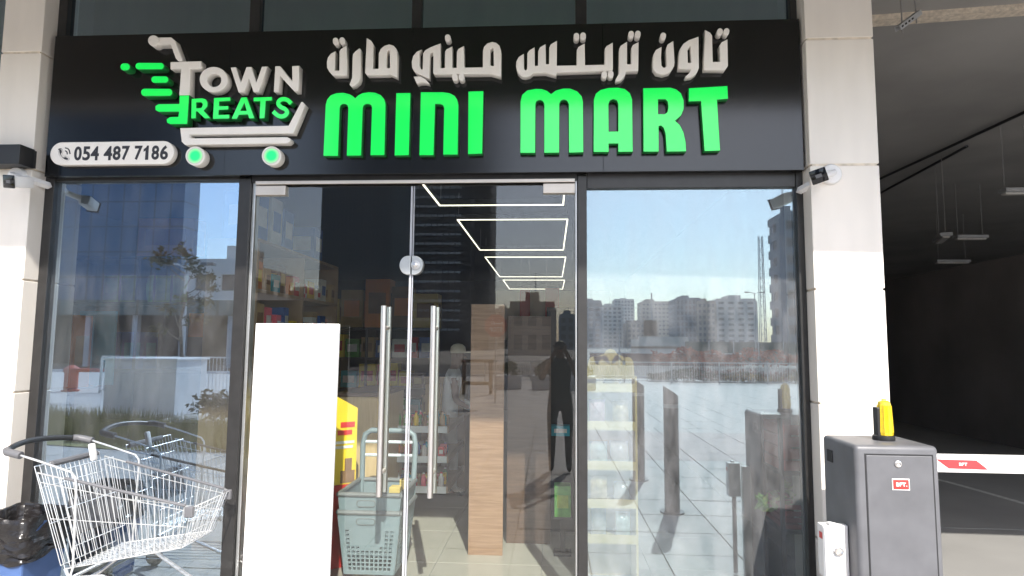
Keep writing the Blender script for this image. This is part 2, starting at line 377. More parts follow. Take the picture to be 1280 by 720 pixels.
def copy_tree(root, loc, rotz=None, label=None):
    r = root.copy(); COL.objects.link(r); r.location = loc
    if rotz is not None: r.rotation_euler = (0, 0, rotz)
    if label: r['label'] = label
    for ch in root.children:
        c = ch.copy(); COL.objects.link(c); c.parent = r
        for g in ch.children:
            d = g.copy(); COL.objects.link(d); d.parent = c
    return r

UNIT_ROD = None
def rod(name, a, b, r, m, parent):
    """a straight wire: shared unit cylinder placed between two points"""
    global UNIT_ROD
    if UNIT_ROD is None: UNIT_ROD = {}
    if m.name not in UNIT_ROD:
        UNIT_ROD[m.name] = MB().lathe([(1, 0), (1, 1)], (0, 0, 0), 7).mesh([m], 'wire', smooth=True)
    a = Vector(a); b = Vector(b); d = b-a
    q = d.to_track_quat('Z', 'Y').to_matrix().to_4x4()
    mw = Matrix.Translation(a) @ q @ Matrix.Diagonal((r, r, d.length, 1))
    return put(name, UNIT_ROD[m.name], parent, mw=mw)

# ------------------------------------------------------------------ setting: ground
g = part('ground', MB().add([(-900,-900,-0.30),(900,-900,-0.30),(900,900,-0.30),(-900,900,-0.30)], [(0,1,2,3)]), M['ground'], kind='structure')
pv = part('pavement', box(-40, 40, -29, 0.02, -0.16, -0.012), M['joint'], kind='structure')
slab = box(-0.296, 0.296, -0.296, 0.296, -0.03, 0.0).mesh([M['pavement']], 'paving_slab', bevel=0.004, seg=1)
slab_p = box(-0.296, 0.296, -0.296, 0.296, -0.03, 0.0).mesh([M['pavement_pink']], 'paving_slab', bevel=0.004, seg=1)
for i in range(19):
    for j in range(15):
        x = -4.2 + i*0.6; y = -0.30 - j*0.6
        if x < 5.5: put('paving_slab', slab_p if (7 < i < 14 and 8 < j < 14) else slab, pv, mw=Matrix.Translation((x, y, random.uniform(-0.0015, 0.0015))))
far = MB()
for i in range(-66, 66):
    for j in range(0, 47):
        x = -0.3 + i*0.6; y = -0.30 - j*0.6
        if j < 15 and 0 <= round((x+4.2)/0.6) < 17: continue
        far.box(x-0.296, x+0.296, y-0.296, y+0.296, -0.03, random.uniform(-0.0015, 0.0015))
fo = part('paving_slabs', far, M['pavement'], pv, kind='stuff')
part('road', box(-200, 200, -52, -29.2, -0.25, -0.16), M['asphalt'], kind='structure')
kb = part('kerb', box(-60, 60, -29.2, -29.0, -0.2, 0.10), M['planter'], kind='structure')
# shop floor of separate tiles
sf = part('shop_floor', box(-6, 2.0, 0.06, 14, -0.12, -0.008), M['joint'], kind='structure')
ft = box(-0.398, 0.398, -0.398, 0.398, -0.02, 0.0).mesh([M['tile']], 'floor_tile', bevel=0.002, seg=1)
for i in range(8):
    for j in range(12):
        put('floor_tile', ft, sf, mw=Matrix.Translation((-4.46 + i*0.8, 0.47 + j*0.8, 0)))
# parking floor
pf = part('parking_floor', box(1.997, 30, 0.02, 60, -0.14, -0.012), M['joint'], kind='structure')
for (y0, y1) in ((0.03, 2.17), (2.19, 6.4), (6.42, 12), (12.02, 30)):
    part('concrete_bay', box(1.999, 8.6, y0, y1, -0.1, 0.0), M['parking_floor'], pf)
pts = [Vector((4.72, 4.9)), Vector((4.93, 4.2)), Vector((5.0, 3.73)), Vector((5.07, 3.2)), Vector((5.12, 2.4)), Vector((5.14, 1.9))]
ln = MB(); vs = []
for p in pts: vs += [(p.x-0.04, p.y, 0.004), (p.x+0.04, p.y, 0.004)]
ln.add(vs, [(2*i, 2*i+1, 2*i+3, 2*i+2) for i in range(len(pts)-1)])
part('floor_line', ln, M['line_white'], pf)

# ------------------------------------------------------------------ shop building
shop = thing('shop_building', (-0.9, 0.6, 0), 'shop building with white clad columns, black framed glazing and dark canopy', 'building')
def column(x0, x1, y0, y1, joints):
    c = part('column', box(x0+0.012, x1-0.012, y0+0.0015, y1, 0, 5.2), M['sealant'], shop)
    zs = [0.0] + joints + [5.2]
    for a, b in zip(zs[:-1], zs[1:]):
        part('cladding_panel', box(x0, x1, y0, y1-0.002, a+0.006, b-0.006), M['white_paint'], c, bevel=0.003, seg=1)
    return c
column(1.588, 1.998, -0.15, 0.30, [0.52, 1.32, 2.0, 2.765, 3.57, 4.37])
column(-3.725, -3.438, -0.15, 0.30, [0.52, 1.32, 2.05, 2.79, 3.595, 4.4])
ZT = 2.742
fr = MB()
fr.box(-3.46, -3.372, -0.035, 0.06, 0, 4.2); fr.box(1.552, 1.587, -0.035, 0.06, 0, 4.2)
part('frame_post', MB().box(-3.437, -3.372, -0.035, 0.06, 0.0, 5.0), M['black_frame'], shop, bevel=0.003)
part('frame_post', MB().box(1.545, 1.587, -0.035, 0.06, 0.0, 5.0), M['black_frame'], shop, bevel=0.003)
part('frame_post', MB().box(-2.075, -1.995, -0.04, 0.06, 0.0, ZT), M['black_frame'], shop, bevel=0.003)
part('frame_post', MB().box(0.172, 0.231, -0.04, 0.06, 0.0, ZT), M['black_frame'], shop, bevel=0.003)
part('door_jamb', MB().box(-1.993, -1.972, -0.012, 0.05, 0.0, ZT), M['silver'], shop, bevel=0.002)
part('door_jamb', MB().box(0.158, 0.170, -0.012, 0.05, 0.0, ZT), M['silver'], shop, bevel=0.002)
part('frame_rail', MB().box(-3.37, -2.077, -0.033, 0.058, 2.737, 2.83), M['black_frame'], shop, bevel=0.003)
part('frame_rail', MB().box(0.233, 1.543, -0.033, 0.058, 2.66, 2.83), M['black_frame'], shop, bevel=0.003)
part('frame_rail', MB().box(-3.37, -2.077, -0.033, 0.058, 0.0, 0.09), M['black_frame'], shop, bevel=0.003)
part('frame_rail', MB().box(0.233, 1.543, -0.033, 0.058, 0.0, 0.09), M['black_frame'], shop, bevel=0.003)
part('door_header', MB().box(-1.994, 0.171, -0.03, 0.056, 2.715, 2.83), M['black_frame'], shop, bevel=0.003)
part('header_trim', MB().box(-1.96, 0.155, -0.045, -0.031, 2.700, 2.722), M['nickel'], shop, bevel=0.002)

def pane(name, x0, x1, z0, z1, m, y=0.0, parent=shop):
    b = MB()
    b.use(0).add([(x0,y,z0),(x1,y,z0),(x1,y,z1),(x0,y,z1)], [(0,1,2,3)])
    t = 0.010
    b.use(1).add([(x0,y,z0),(x1,y,z0),(x1,y,z1),(x0,y,z1),(x0,y+t,z0),(x1,y+t,z0),(x1,y+t,z1),(x0,y+t,z1)], [(7,6,5,4),(0,4,5,1),(1,5,6,2),(2,6,7,3),(3,7,4,0)])
    return part(name, b, [m, M['g_clear']], parent)
w = part('window', MB().box(-3.37, -2.077, 0.045, 0.057, 0.091, 0.115), M['black_frame'], shop); pane('window_pane', -3.371, -2.076, 0.092, 2.736, M['g_left'], 0.0, w)
w = part('window', MB().box(0.233, 1.543, 0.045, 0.057, 0.091, 0.115), M['black_frame'], shop); pane('window_pane', 0.232, 1.544, 0.092, 2.659, M['g_right'], 0.0, w)
# upper glazing over the sign
for a, b in ((-2.063, -1.989), (-0.938, -0.872), (0.160, 0.234)):
    part('frame_post', MB().box(a, b, -0.03, 0.06, 2.84, 5.0), M['black_frame'], shop, bevel=0.003)
for a, b in ((-3.371, -2.064), (-1.988, -0.939), (-0.871, 0.159), (0.235, 1.544)):
    w = part('window', MB().box(a+0.001, b-0.001, -0.028, 0.055, 2.84, 2.90), M['black_frame'], shop); pane('window_pane', a, b, 2.90, 5.0, M['g_upper'], 0.0, w)
# neighbouring dark window left of the left column
w = part('window', MB().box(-5.2, -3.727, -0.03, 0.06, 3.30, 3.46), M['black_frame'], shop); pane('window_pane', -5.2, -3.727, 3.46, 5.0, M['g_upper'], 0.0, w)
part('wall', MB().box(-5.2, -3.727, -0.02, 0.08, 0, 3.30), M['black_frame'], shop)
part('wall', MB().box(-30, -5.201, 0.0, 0.3, 0, 5.0), M['white_paint'], shop)
# doors
def leaf(x0, x1, hx, side):
    d = part('door', MB().box(x0, x1, 0.0005, 0.0125, 0.0, 0.085), M['steel'], shop)
    pane('door_pane', x0, x1, 0.086, 2.698, M['g_door'], 0.0, d)
    part('glass_edge', MB().box(x1-0.013 if side < 0 else x0, x1 if side < 0 else x0+0.006, -0.002, 0.014, 0.09, 2.69), M['edge'], d)
    px = (x0, x0+0.205) if side < 0 else (x1-0.205, x1)
    part('patch_fitting', MB().box(px[0], px[1], -0.024, 0.036, 2.632, 2.697), M['nickel'], d, bevel=0.003)
    for yy in (-0.062, 0.074):
        z0, z1 = (0.700, 1.895)
        part('door_handle', MB().lathe([(0.0165, z0), (0.0185, z0+0.002), (0.0185, z1-0.002), (0.0165, z1)], (hx, yy, 0), 18), M['steel'], d, smooth=True)
    for zz in (0.84, 1.755):
        part('handle_standoff', MB().lathe([(0.013, -0.062), (0.013, 0.074)], (hx, 0, zz), 12, 'Y').box(hx-0.004 if side > 0 else hx, hx if side > 0 else hx+0.004, -0.03, 0.04, zz-0.01, zz+0.01), M['nickel'], d, smooth=True)
    # half of the round lock
    cx, cz = -0.9055, 2.162
    hw, hh = 0.079, 0.062
    pl = []
    sg = side
    for k in range(13):
        a = -math.pi/2 + math.pi*k/12
        pl.append((cx + sg*(0.004 + 0.020 + (hw-0.026)*max(0, math.cos(a))), cz + hh*math.sin(a)))
    pl = [(cx + sg*0.004, cz-hh)] + pl + [(cx + sg*0.004, cz+hh)]
    part('lock_case', MB().prism(pl, 0.056, -0.022), M['silver'], d, bevel=0.004)
    if side > 0:
        part('lock_cylinder', MB().lathe([(0.030, -0.026), (0.030, -0.030), (0.015, -0.031), (0.013, -0.040), (0.010, -0.042)], (cx+0.030, 0, cz), 18, 'Y'), M['steel'], d, smooth=True)
    return d
leaf(-1.968, -0.9085, -1.067, -1)
leaf(-0.9025, 0.156, -0.745, 1)
# shop shell
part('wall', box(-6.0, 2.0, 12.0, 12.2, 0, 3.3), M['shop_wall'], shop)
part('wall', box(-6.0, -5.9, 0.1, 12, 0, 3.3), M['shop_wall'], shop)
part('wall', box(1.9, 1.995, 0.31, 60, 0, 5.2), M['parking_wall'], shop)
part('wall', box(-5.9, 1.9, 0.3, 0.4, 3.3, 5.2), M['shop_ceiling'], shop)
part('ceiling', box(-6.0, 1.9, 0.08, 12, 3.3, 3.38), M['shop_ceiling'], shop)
# canopy with a deep front edge; its edge runs very slightly askew to the shop front
cp = MB()
cp.add([(-40,-1.0,3.75),(-40,-0.7,3.75),(40,-2.45,3.75),(40,-2.75,3.75),(-40,-1.0,9),(-40,-0.7,9),(40,-2.45,9),(40,-2.75,9)], [(0,1,2,3),(4,7,6,5),(0,3,7,4),(1,5,6,2),(0,4,5,1),(3,2,6,7)])
cp.v = [(x, -1.62 - 0.028*x if i % 4 in (0, 3) else -1.42 - 0.028*x, z) for i, (x, y, z) in enumerate(cp.v)]
part('canopy_beam', cp, M['white_paint'], shop)
sfm = MB().box(-40, 40, -1.2, 0.3, 5.05, 5.25).box(-40, 40, -3.2, -1.19, 5.3, 5.5)
part('canopy_soffit', sfm, M['concrete_dark'], shop)

# ------------------------------------------------------------------ sign
YS = -0.10
sign = thing('shop_sign', (-0.9, -0.09, 2.75), 'long gloss black signboard with green and white raised lettering above the doors', 'sign')
for xa, xb in ((-3.390, -2.1505), (-2.1495, -0.9095), (-0.9085, 0.3315), (0.3325, 1.573)): part('backing_panel', box(xa, xb, YS, -0.045, 2.749, 3.731), M['black_panel'], sign, bevel=0.001, seg=1)
def glyph(name, loops, t, face, side, parent=sign, seg=6, bev=0.0022):
    yf = YS - t
    lp = []
    for l in loops:
        lp.append([(at(x, y, yf).x, at(x, y, yf).z) for x, y in fillet(l, seg)])
    me = extrude_outline(lp, yf, t - 0.001, bev); face_side(me, face, side)
    return put(name, me, parent)
GF, GS, WF = M['letter_green'], M['green_side'], M['letter_white']
mini_mart = [
 [[(404,195),(406.8,131),(408.5,124.5),(413,119),(420,116.2),(429,115.6),(437,117.5),(441,119.8),(443.9,122.3),(447.5,119),(453,116.2),(461,115),(469,115.6),(476,118.6),(480.5,123.5),(482.3,130),(480.7,194),(462.8,194.2),(464.7,135),(463.8,131.8),(461.5,130.2),(457.5,130.2),(454.8,131.8),(453.7,135),(451.6,194.6),(433.2,194.8),(435.1,135),(434,131.6),(431.6,130.2),(428.3,130.3),(425.8,132),(424.9,135.5),(422.7,195.1)]],
 [[(495,116.1),(513.4,116),(511.2,194.1),(493,194.5)]],
 [[(525.7,115),(524,194.2),(542.2,194),(544.1,130.2),(550,130.2),(553.4,131.4),(554.9,134.5),(553.8,193.5),(572.3,193.3),(573.3,131),(571.8,124.5),(568.5,119.5),(562,116.2),(554,115)]],
 [[(585.2,114.1),(604.6,113.6),(603,192.2),(584.8,192.9)]],
 [[(650.2,191.2),(650.3,127),(652.4,118.3),(659,112.7),(669.2,110.8),(677,111),(683.7,113.2),(688.9,117.2),(694.7,112.8),(704.2,110.3),(712.9,110.5),(721.7,114),(727.3,120),(729,127),(729.4,190.5),(711,191),(710.7,130),(708.5,125.9),(704.9,124.6),(701.2,125.9),(699.5,130),(699.1,191),(680.1,191.2),(680.1,130),(678.2,126.3),(674.6,125),(670.9,126.6),(669.6,130),(669.2,191.2)]],
 [[(741.7,190.1),(742,124.2),(744.6,116.9),(750.4,112.2),(760.6,109.6),(772.3,109.3),(781,111),(787.6,116.1),(790.5,124.2),(791.2,189.8),(772.6,190),(772.6,179.6),(761.1,179.6),(761.1,190.1)],[(761.1,164.3),(772.6,163.9),(772.6,130),(770.8,125.6),(766.7,124.2),(762.8,125.6),(760.9,130)]],
 [[(803.7,110),(804.2,189.7),(823.6,189.7),(823.6,157.6),(826.3,157.2),(829.4,159.9),(831.7,166.8),(833.2,189.7),(857.9,189.4),(857.3,177.5),(854.6,165.3),(850,156.1),(844.2,150.8),(851.5,144.6),(854.9,136.2),(855,125.5),(851.5,116.4),(845.4,111.5),(837.8,109.2)],[(822.8,142.4),(830.9,142.4),(834,140.1),(835.2,134),(834.4,127.1),(831.7,124.3),(822.8,124.3)]],
 [[(860.7,110),(909.6,107.2),(910.3,123.7),(896.6,124.8),(900.4,188.5),(880.5,189),(876,126.6),(860.7,127.1)]],
]
for L in mini_mart: glyph('green_letter', L, 0.046, GF, GS)
def pill(cx, cy, w, h, ang=0):
    out = []; r = w/2; ca, sa = math.cos(rad(ang)), math.sin(rad(ang))
    for k in range(20):
        a = 2*math.pi*k/20; x = r*math.cos(a); y = r*math.sin(a) + (h/2-r if math.sin(a) >= 0 else -(h/2-r))
        out.append((cx + x*ca - y*sa, cy + x*sa + y*ca))
    return out
arabic = [
 [[(419.4,64),(413.3,67),(409.6,72),(408.4,78),(408.7,84.5),(411.5,89.5),(416.5,94.2),(433.2,94),(433.5,57),(426,61.2),(424.2,64.5),(424,88),(418.6,88.2)]],
 [[(449.4,60.2),(444.2,64),(441.2,67.5),(440.6,72),(440,97),(436.8,105.5),(438.7,108),(443.5,106.5),(448.5,102),(450.4,97),(451,61.8)]],
 [[(458.3,47.3),(464,50.8),(466.9,55.5),(466.3,86),(473,85.7),(473.4,66.5),(475.8,61),(480.5,57),(486.5,55.3),(492,57),(495.5,61),(496.6,67),(496.2,96.5),(486.7,92.3),(486.7,93.2),(459,93.6),(456.2,91)],[(483.3,85),(483.3,65.6),(485,62.2),(487.2,61.7),(487.4,85)]],
 [[(527.2,61.8),(521,64.4),(516.3,70),(514.5,77),(515,84.4),(519,90.3),(526.5,93.8),(536.5,98),(537.2,67.5),(539.4,65.4),(541.7,65.3),(541.4,91),(543,92.7),(613.3,92),(626,95.6),(626.4,63.5),(624.3,56.8),(620,53.2),(615,52.2),(609,54.2),(605,58.3),(603.6,63.5),(603.4,84),(580.6,84.4),(580,57.2),(573,61),(571,64.5),(570.7,84.5),(565.6,84.5),(565.5,57.8),(558,61.6),(556.2,64.5),(555.9,84.7),(550.8,85),(550.8,54),(538,58.9),(531.2,62.8),(528.8,67),(528.2,86.5),(526.6,86.5),(524.6,82),(524.3,66)],[(612.8,81.7),(612.8,62.2),(615,59.4),(616.9,59.4),(617.2,82.6)]],
 [[(516.9,95.6),(524.5,95.2),(531.5,98.5),(536.8,104.5),(531,103),(525,103),(521,104.5)]],
 [[(654.8,67),(648.5,71),(645.5,76.5),(645,83),(647.3,90.5),(652,95),(656.8,96),(662.5,94.6),(666.5,91.2),(682,90.8),(695.6,94.5),(695.8,90.3),(764.5,88),(766.1,86.5),(766.1,53),(758,57.5),(756,61),(755.8,80.7),(731.3,81.3),(731,54),(723,58.5),(721,62.5),(720.8,81.6),(696,82),(696.3,50.7),(688.5,55.2),(686.5,59.5),(686.3,80),(682.5,80),(682,55),(675,59),(672.8,63.5),(672.4,82),(668.5,82.2),(668.3,58.8),(661.5,63),(659.2,66.5),(658.9,85.5),(657.8,87.6),(656.2,87.6),(655,85.5)]],
 [[(783.9,52),(776,57),(774,61),(773.5,92),(769.4,99.5),(770.5,102),(777,99.5),(781.5,94),(782.6,88.8),(797.8,88.3),(798.3,52.3),(791,56.2),(789,60),(788.8,80),(783.9,80)]],
 [[(827.2,58.3),(820,62.2),(816.9,67.8),(816.1,76.7),(816.6,85.6),(820.6,91.2),(828.9,93),(837.2,90.7),(842.8,82.2),(843.3,77.8),(841.7,51),(834.4,55.6),(832.6,60.6),(833.3,81.1),(831.7,84.2),(828.9,84.2),(827,81.7),(826.3,72.2)]],
 [[(873.3,45.6),(861.1,50),(854.4,54.4),(850,61.1),(848.9,66.7),(848.1,86.1),(863.9,86.3),(861.7,91.2),(856.7,95.7),(858,97.3),(865.6,95.7),(871.1,91.2),(873.7,85)],[(860,78.3),(859.4,63.3),(861.7,58.3),(863.7,57.2),(863.9,78.3)]],
 [[(881.1,37.2),(887.8,40.6),(890.2,44.4),(891.1,77.2),(900,77.2),(899.4,56.7),(902.2,52.8),(909.4,48.9),(910,82.2),(906.7,87.2),(880,87.2)]],
]
for L in arabic: glyph('arabic_letter', L, 0.055, WF, WF)
for (cx, cy, an) in ((419.4,51.3,-8),(427.6,50.8,-8),(559.6,47.2,-6),(568.7,96.2,-4),(576.7,96.2,-4),(720.6,45.4,0),(728.9,44.8,0),(755.4,93,2),(763.4,92.6,2),(789,42.8,4),(797.3,42.6,4),(829,45,8),(900,39.6,14),(908.2,39.4,14)):
    glyph('letter_dot', [pill(cx, cy, 7.2, 9.0, an)], 0.055, WF, WF)
# logo
TL = 0.062
logo_white = [
 [[(213,77.5),(251.5,76.3),(251.5,85.5),(237.6,85.8),(236.9,118.6),(223.8,119),(226.4,86.1),(213,86.4)]],
 [[(288,84.2),(294.9,83.8),(301,103),(308,83.6),(314.5,83.5),(320.3,103),(327.3,83.2),(334.5,83),(323.3,114.6),(316.7,114.7),(311,98),(305,115),(298,115.2)]],
 [[(343.8,82.8),(350,82.5),(365.2,101.5),(365,82.5),(374,82),(372.7,113.6),(367.5,113.8),(349.7,94.5),(348.3,114.2),(342.2,114.6)]],
 [[(225,160),(360.6,157),(376.3,127.3),(378.2,127.2),(381.6,131),(366.5,166.5),(237,168),(237,172.8),(359,171.3),(362.8,173.2),(363,176),(359,179),(231,181),(227,177)]],
 [[(194,46.8),(213.8,46.6),(218.6,50.3),(228,75.8),(222.2,75.8),(219.4,72.5),(213.3,55.6),(194,55.9)]],
]
names = ['logo_letter']*3 + ['logo_cart_outline', 'logo_cart_handle']
for nm, L in zip(names, logo_white): glyph(nm, L, TL, WF, WF)
ell = lambda cx, cy, rx, ry, n=28: [(cx+rx*math.cos(2*math.pi*k/n), cy+ry*math.sin(2*math.pi*k/n)) for k in range(n)]
glyph('logo_letter', [ell(267, 99.2, 17.6, 15.8), ell(267.6, 100.2, 8.8, 8.4)], TL, WF, WF)
glyph('logo_handle_knob', [ell(191.6, 50.6, 6.9, 6.6, 20)], TL+0.006, WF, WF)
def stroke(path, w):
    L = []; R = []
    P = [Vector(p) for p in path]
    for i, p in enumerate(P):
        t = (P[min(i+1, len(P)-1)] - P[max(i-1, 0)]).normalized(); n = Vector((-t.y, t.x))*w/2
        L.append(tuple(p+n)); R.append(tuple(p-n))
    return L + R[::-1]
def smooth_path(p, it=2):
    for _ in range(it):
        q = [p[0]]
        for a, b in zip(p[:-1], p[1:]): q += [(a[0]*.75+b[0]*.25, a[1]*.75+b[1]*.25), (a[0]*.25+b[0]*.75, a[1]*.25+b[1]*.75)]
        p = q + [p[-1]]
    return p
logo_green = [
 [[(224.2,119.3),(236.7,118.9),(234.2,155.2),(213,155.4),(208.6,153.4),(208,149),(212.5,146),(222.6,145.7),(223.4,139.8),(198,140),(194,137.5),(194,132.5),(198,129.9),(223.9,129.6)]],
 [[(239.2,123.3),(253,122.5),(257.6,124),(259.7,128),(259.5,133),(254.9,138.3),(263.3,147.8),(255.8,148.2),(246.6,139.5),(245.2,139.6),(245,148),(238.7,148.3)],[(245.5,128.3),(251.7,128),(253.3,130.8),(251.7,134.6),(245.5,135)]],
 [[(267.2,122.2),(288.3,121.3),(288,126.3),(274.2,127),(274.2,132.5),(285.8,132.2),(285.5,137),(273.7,137.5),(273.3,143.3),(287,143),(286.7,148.3),(265.8,148.8)]],
 [[(301.3,121.7),(308.7,121.3),(318.3,148),(311.3,148.3),(309.7,143.3),(298.7,143.7),(296.2,148.7),(289,148.7)],[(300.8,138.3),(308,138.2),(305.3,129.2)]],
 [[(316.7,121.7),(340.3,120.8),(340,125.8),(332.5,126.3),(330.8,147.8),(324.2,148.3),(325,126.7),(316.7,127)]],
 [stroke(smooth_path([(364.3,129.6),(358.5,123.8),(350.2,124),(347,129.4),(351,134.2),(357,136.2),(359.4,141),(355,145.6),(348,145.4),(341.2,139)]), 6.0)],
 [pill(156.4,83.5,9.4,12.4,90)], [pill(187,82.6,8.8,36,90)], [pill(199.7,99.4,8.8,21.8,90)], [pill(195.8,115.4,9.8,39.6,90)],
]
names = ['logo_stem'] + ['logo_letter']*5 + ['speed_stripe']*4
for nm, L in zip(names, logo_green): glyph(nm, L, TL, GF, GS)
GLOW = mat('lit_wheel_acrylic', (0.7, 0.68, 0.64), 0.4, var=0.0)
_nt = GLOW.node_tree; _b = _nt.nodes['Principled BSDF']
_tc = _nt.nodes.new('ShaderNodeTexCoord'); _ds = _nt.nodes.new('ShaderNodeVectorMath'); _ds.operation = 'DISTANCE'; _ds.inputs[1].default_value = (0.5, 0.5, 0.5)
_mp = _nt.nodes.new('ShaderNodeMapping'); _mp.inputs['Scale'].default_value = (1, 0, 1); _mp.inputs['Location'].default_value = (0, 0.5, 0)
_nt.links.new(_tc.outputs['Generated'], _mp.inputs[0]); _nt.links.new(_mp.outputs[0], _ds.inputs[0])
_rm = _nt.nodes.new('ShaderNodeValToRGB'); _rm.color_ramp.elements[0].position = 0.25; _rm.color_ramp.elements[0].color = (0, 0.80, 0.115, 1)
_rm.color_ramp.elements[1].position = 0.47; _rm.color_ramp.elements[1].color = (0, 0, 0, 1)
_rc = _nt.nodes.new('ShaderNodeValToRGB'); _rc.color_ramp.elements[0].position = 0.25; _rc.color_ramp.elements[0].color = (0.02, 0.6, 0.15, 1)
_rc.color_ramp.elements[1].position = 0.47; _rc.color_ramp.elements[1].color = (0.70, 0.67, 0.63, 1)
_nt.links.new(_ds.outputs['Value'], _rm.inputs[0]); _nt.links.new(_ds.outputs['Value'], _rc.inputs[0])
_nt.links.new(_rm.outputs[0], _b.inputs['Emission Color']); _b.inputs['Emission Strength'].default_value = 0.6; _nt.links.new(_rc.outputs[0], _b.inputs['Base Color'])
for (cx, cy) in ((243.9, 194.9), (339.3, 194.7)):
    wh = glyph('logo_wheel', [ell(cx, cy, 12.2, 12.0, 36)], TL, WF, WF)
    c = at(cx, cy, YS-TL); 
    part('lit_hub', MB().lathe([(0.0, -0.0012), (0.056, -0.0012), (0.056, 0.0)], (c.x, YS-TL, c.z), 36, 'Y'), GLOW, wh)
# phone number plate
tp = 0.045; yp = YS-tp
a = at(62.7, 191.3, yp); b = at(217.4, 190.6, yp); r_ = (at(140, 177, yp).z - at(140, 205.6, yp).z)/2; zc = at(140, 191.2, yp).z
lp = []
for k in range(17): t = math.pi/2 + math.pi*k/16; lp.append((a.x + r_ + r_*math.cos(t), zc + r_*math.sin(t)))
for k in range(17): t = -math.pi/2 + math.pi*k/16; lp.append((b.x - r_ + r_*math.cos(t), zc + r_*math.sin(t)))
pl = put('number_plate', face_side(extrude_outline([lp], yp, tp-0.001, 0.003), WF, WF), sign)
def dx(px): return at(60 + px/7.53, 191.5, yp).x
def dz(py): return at(140, 170 + py/7.53, yp).z
for ch, u0, u1 in (('0',248,318),('5',328,398),('4',404,480),('4',527,605),('8',612,684),('7',696,768),('7',816,888),('1',900,946),('8',976,1046),('6',1056,1130)):
    me = extrude_outline([[(dx(px_), dz(py_)) for px_, py_ in ((918,228),(918,140),(900,152),(900,128),(922,112),(930,95),(946,95),(946,228))]], yp-0.002, 0.0025, 0.0002) if ch == '1' else text_mesh(ch, dx(u0), dx(u1), dz(228), dz(95), yp-0.002, 0.0025, 0.028)
    me.materials.append(M['digit']); put('digit', me, pl)
def icon(path, w):
    q = stroke(smooth_path(path, 2), w); me = extrude_outline([[(dx(x), dz(y)) for x, y in q]], yp-0.002, 0.0025, 0.0002); me.materials.append(M['digit']); put('handset_icon', me, pl)
icon([(100,118),(128,116),(138,150),(124,164),(150,196),(168,186),(202,204),(196,226),(160,224),(118,184),(100,140),(101,118)], 11)
icon([(160,134),(178,142),(184,168)], 10); icon([(158,106),(196,118),(209,166)], 10)

# ------------------------------------------------------------------ fittings on the columns
def camera_unit(c_base, c_face, label, turn, trunk):
    Yc = -0.15
    P = at(c_base[0], c_base[1], Yc-0.02)
    t = thing('security_camera', (P.x, Yc, P.z), label, 'security camera', 'white security cameras on the columns')
    part('mount', MB().lathe([(0.063, Yc-0.001), (0.063, Yc-0.018), (0.055, Yc-0.028), (0.02, Yc-0.030)], (P.x, 0, P.z), 28, 'Y'), M['plastic_white'], t, smooth=True)
    F = at(c_face[0], c_face[1], -0.36)
    d = Vector((turn, -1.0, -0.22)).normalized()
    q = d.to_track_quat('Z', 'Y').to_matrix().to_4x4()
    mt = Matrix.Translation(F) @ q
    S = Vector(F) - d*0.13
    part('arm', MB().tube([(P.x, Yc-0.02, P.z), (P.x, Yc-0.05, P.z), tuple(S + d*0.02)], 0.020, 10), M['plastic_white'], t, smooth=True)
    mt = mt @ Matrix.Rotation(rad(14 if turn < -0.3 else -6), 4, 'Z'); bm = MB().box(-0.038, 0.038, -0.036, 0.036, -0.13, 0.004, mt)
    part('housing', bm, M['plastic_white'], t, bevel=0.012, smooth=True)
    fc = part('front_glass', MB().box(-0.044, 0.044, -0.041, 0.041, 0.002, 0.012, mt), M['lens'], t, bevel=0.008, smooth=True)
    vs = MB()
    part('lens', MB().box(-0.017, 0.017, -0.010, 0.010, 0.0115, 0.0135, mt), M['cart_grey'], fc, bevel=0.002)
    tr = MB(); (ax, az, bx, bz) = trunk
    tr.tube([(ax, -0.168, az), ((ax+bx)/2, -0.165, (az+bz)/2), (bx, -0.06, bz), (bx, -0.045, bz)], 0.024, 4)
    part('cable_trunking', tr, M['plastic_white'], t)
    return t
camera_unit((1039.5, 217.5), (1023.7, 220), 'white bullet camera on the right column, its dark face turned left', -0.55, (1.70, 2.70, 1.56, 2.63))
camera_unit((20, 220), (12.5, 227), 'white bullet camera on the left column under the black box', -0.18, (-3.52, 2.74, -3.40, 2.70))
wl_ = thing('wall_box', (-3.62, -0.15, 2.80), 'flat black wall mounted box on the left column above its camera', 'wall light')
pa = at(24, 193, -0.27)
part('housing', box(-3.80, pa.x, -0.268, -0.15, at(20, 204.5, -0.27).z, at(20, 180, -0.27).z), M['plastic_black'], wl_, bevel=0.003)
part('back_plate', box(-3.79, pa.x+0.012, -0.162, -0.149, at(20, 205, -0.27).z+0.004, at(20, 180, -0.27).z-0.012), M['plastic_black'], wl_)
# junction box and trunking at the foot of the right column
jb = thing('junction_box', (1.40, -0.75, 0.0), 'white plastic junction box with flexible hose at the left side of the barrier cabinet', 'junction box')
part('trunking', box(1.394, 1.452, -0.765, -0.725, 0.0, 0.785), M['plastic_white'], jb, bevel=0.003)
bx_ = part('box', box(1.305, 1.393, -0.835, -0.766, 0.560, 0.800), M['plastic_white'], jb, bevel=0.004)
part('box_lid', box(1.308, 1.390, -0.843, -0.8355, 0.565, 0.795), M['plastic_white'], bx_, bevel=0.003)
part('box_clip', box(1.335, 1.360, -0.836, -0.80, 0.801, 0.812), M['plastic_white'], bx_, bevel=0.002)
part('printed_mark', box(1.3035, 1.3045, -0.825, -0.79, 0.735, 0.765), M['badge_red'], bx_)
part('key_switch', MB().lathe([(0.022, -0.844), (0.022, -0.856), (0.017, -0.858), (0.012, -0.852)], (1.368, 0, 0.690), 18, 'Y'), M['steel'], bx_, smooth=True)
hose = MB(); prof = []
for k in range(54): prof.append((0.017 if k % 2 else 0.0145, 0.559 - k*0.0103))
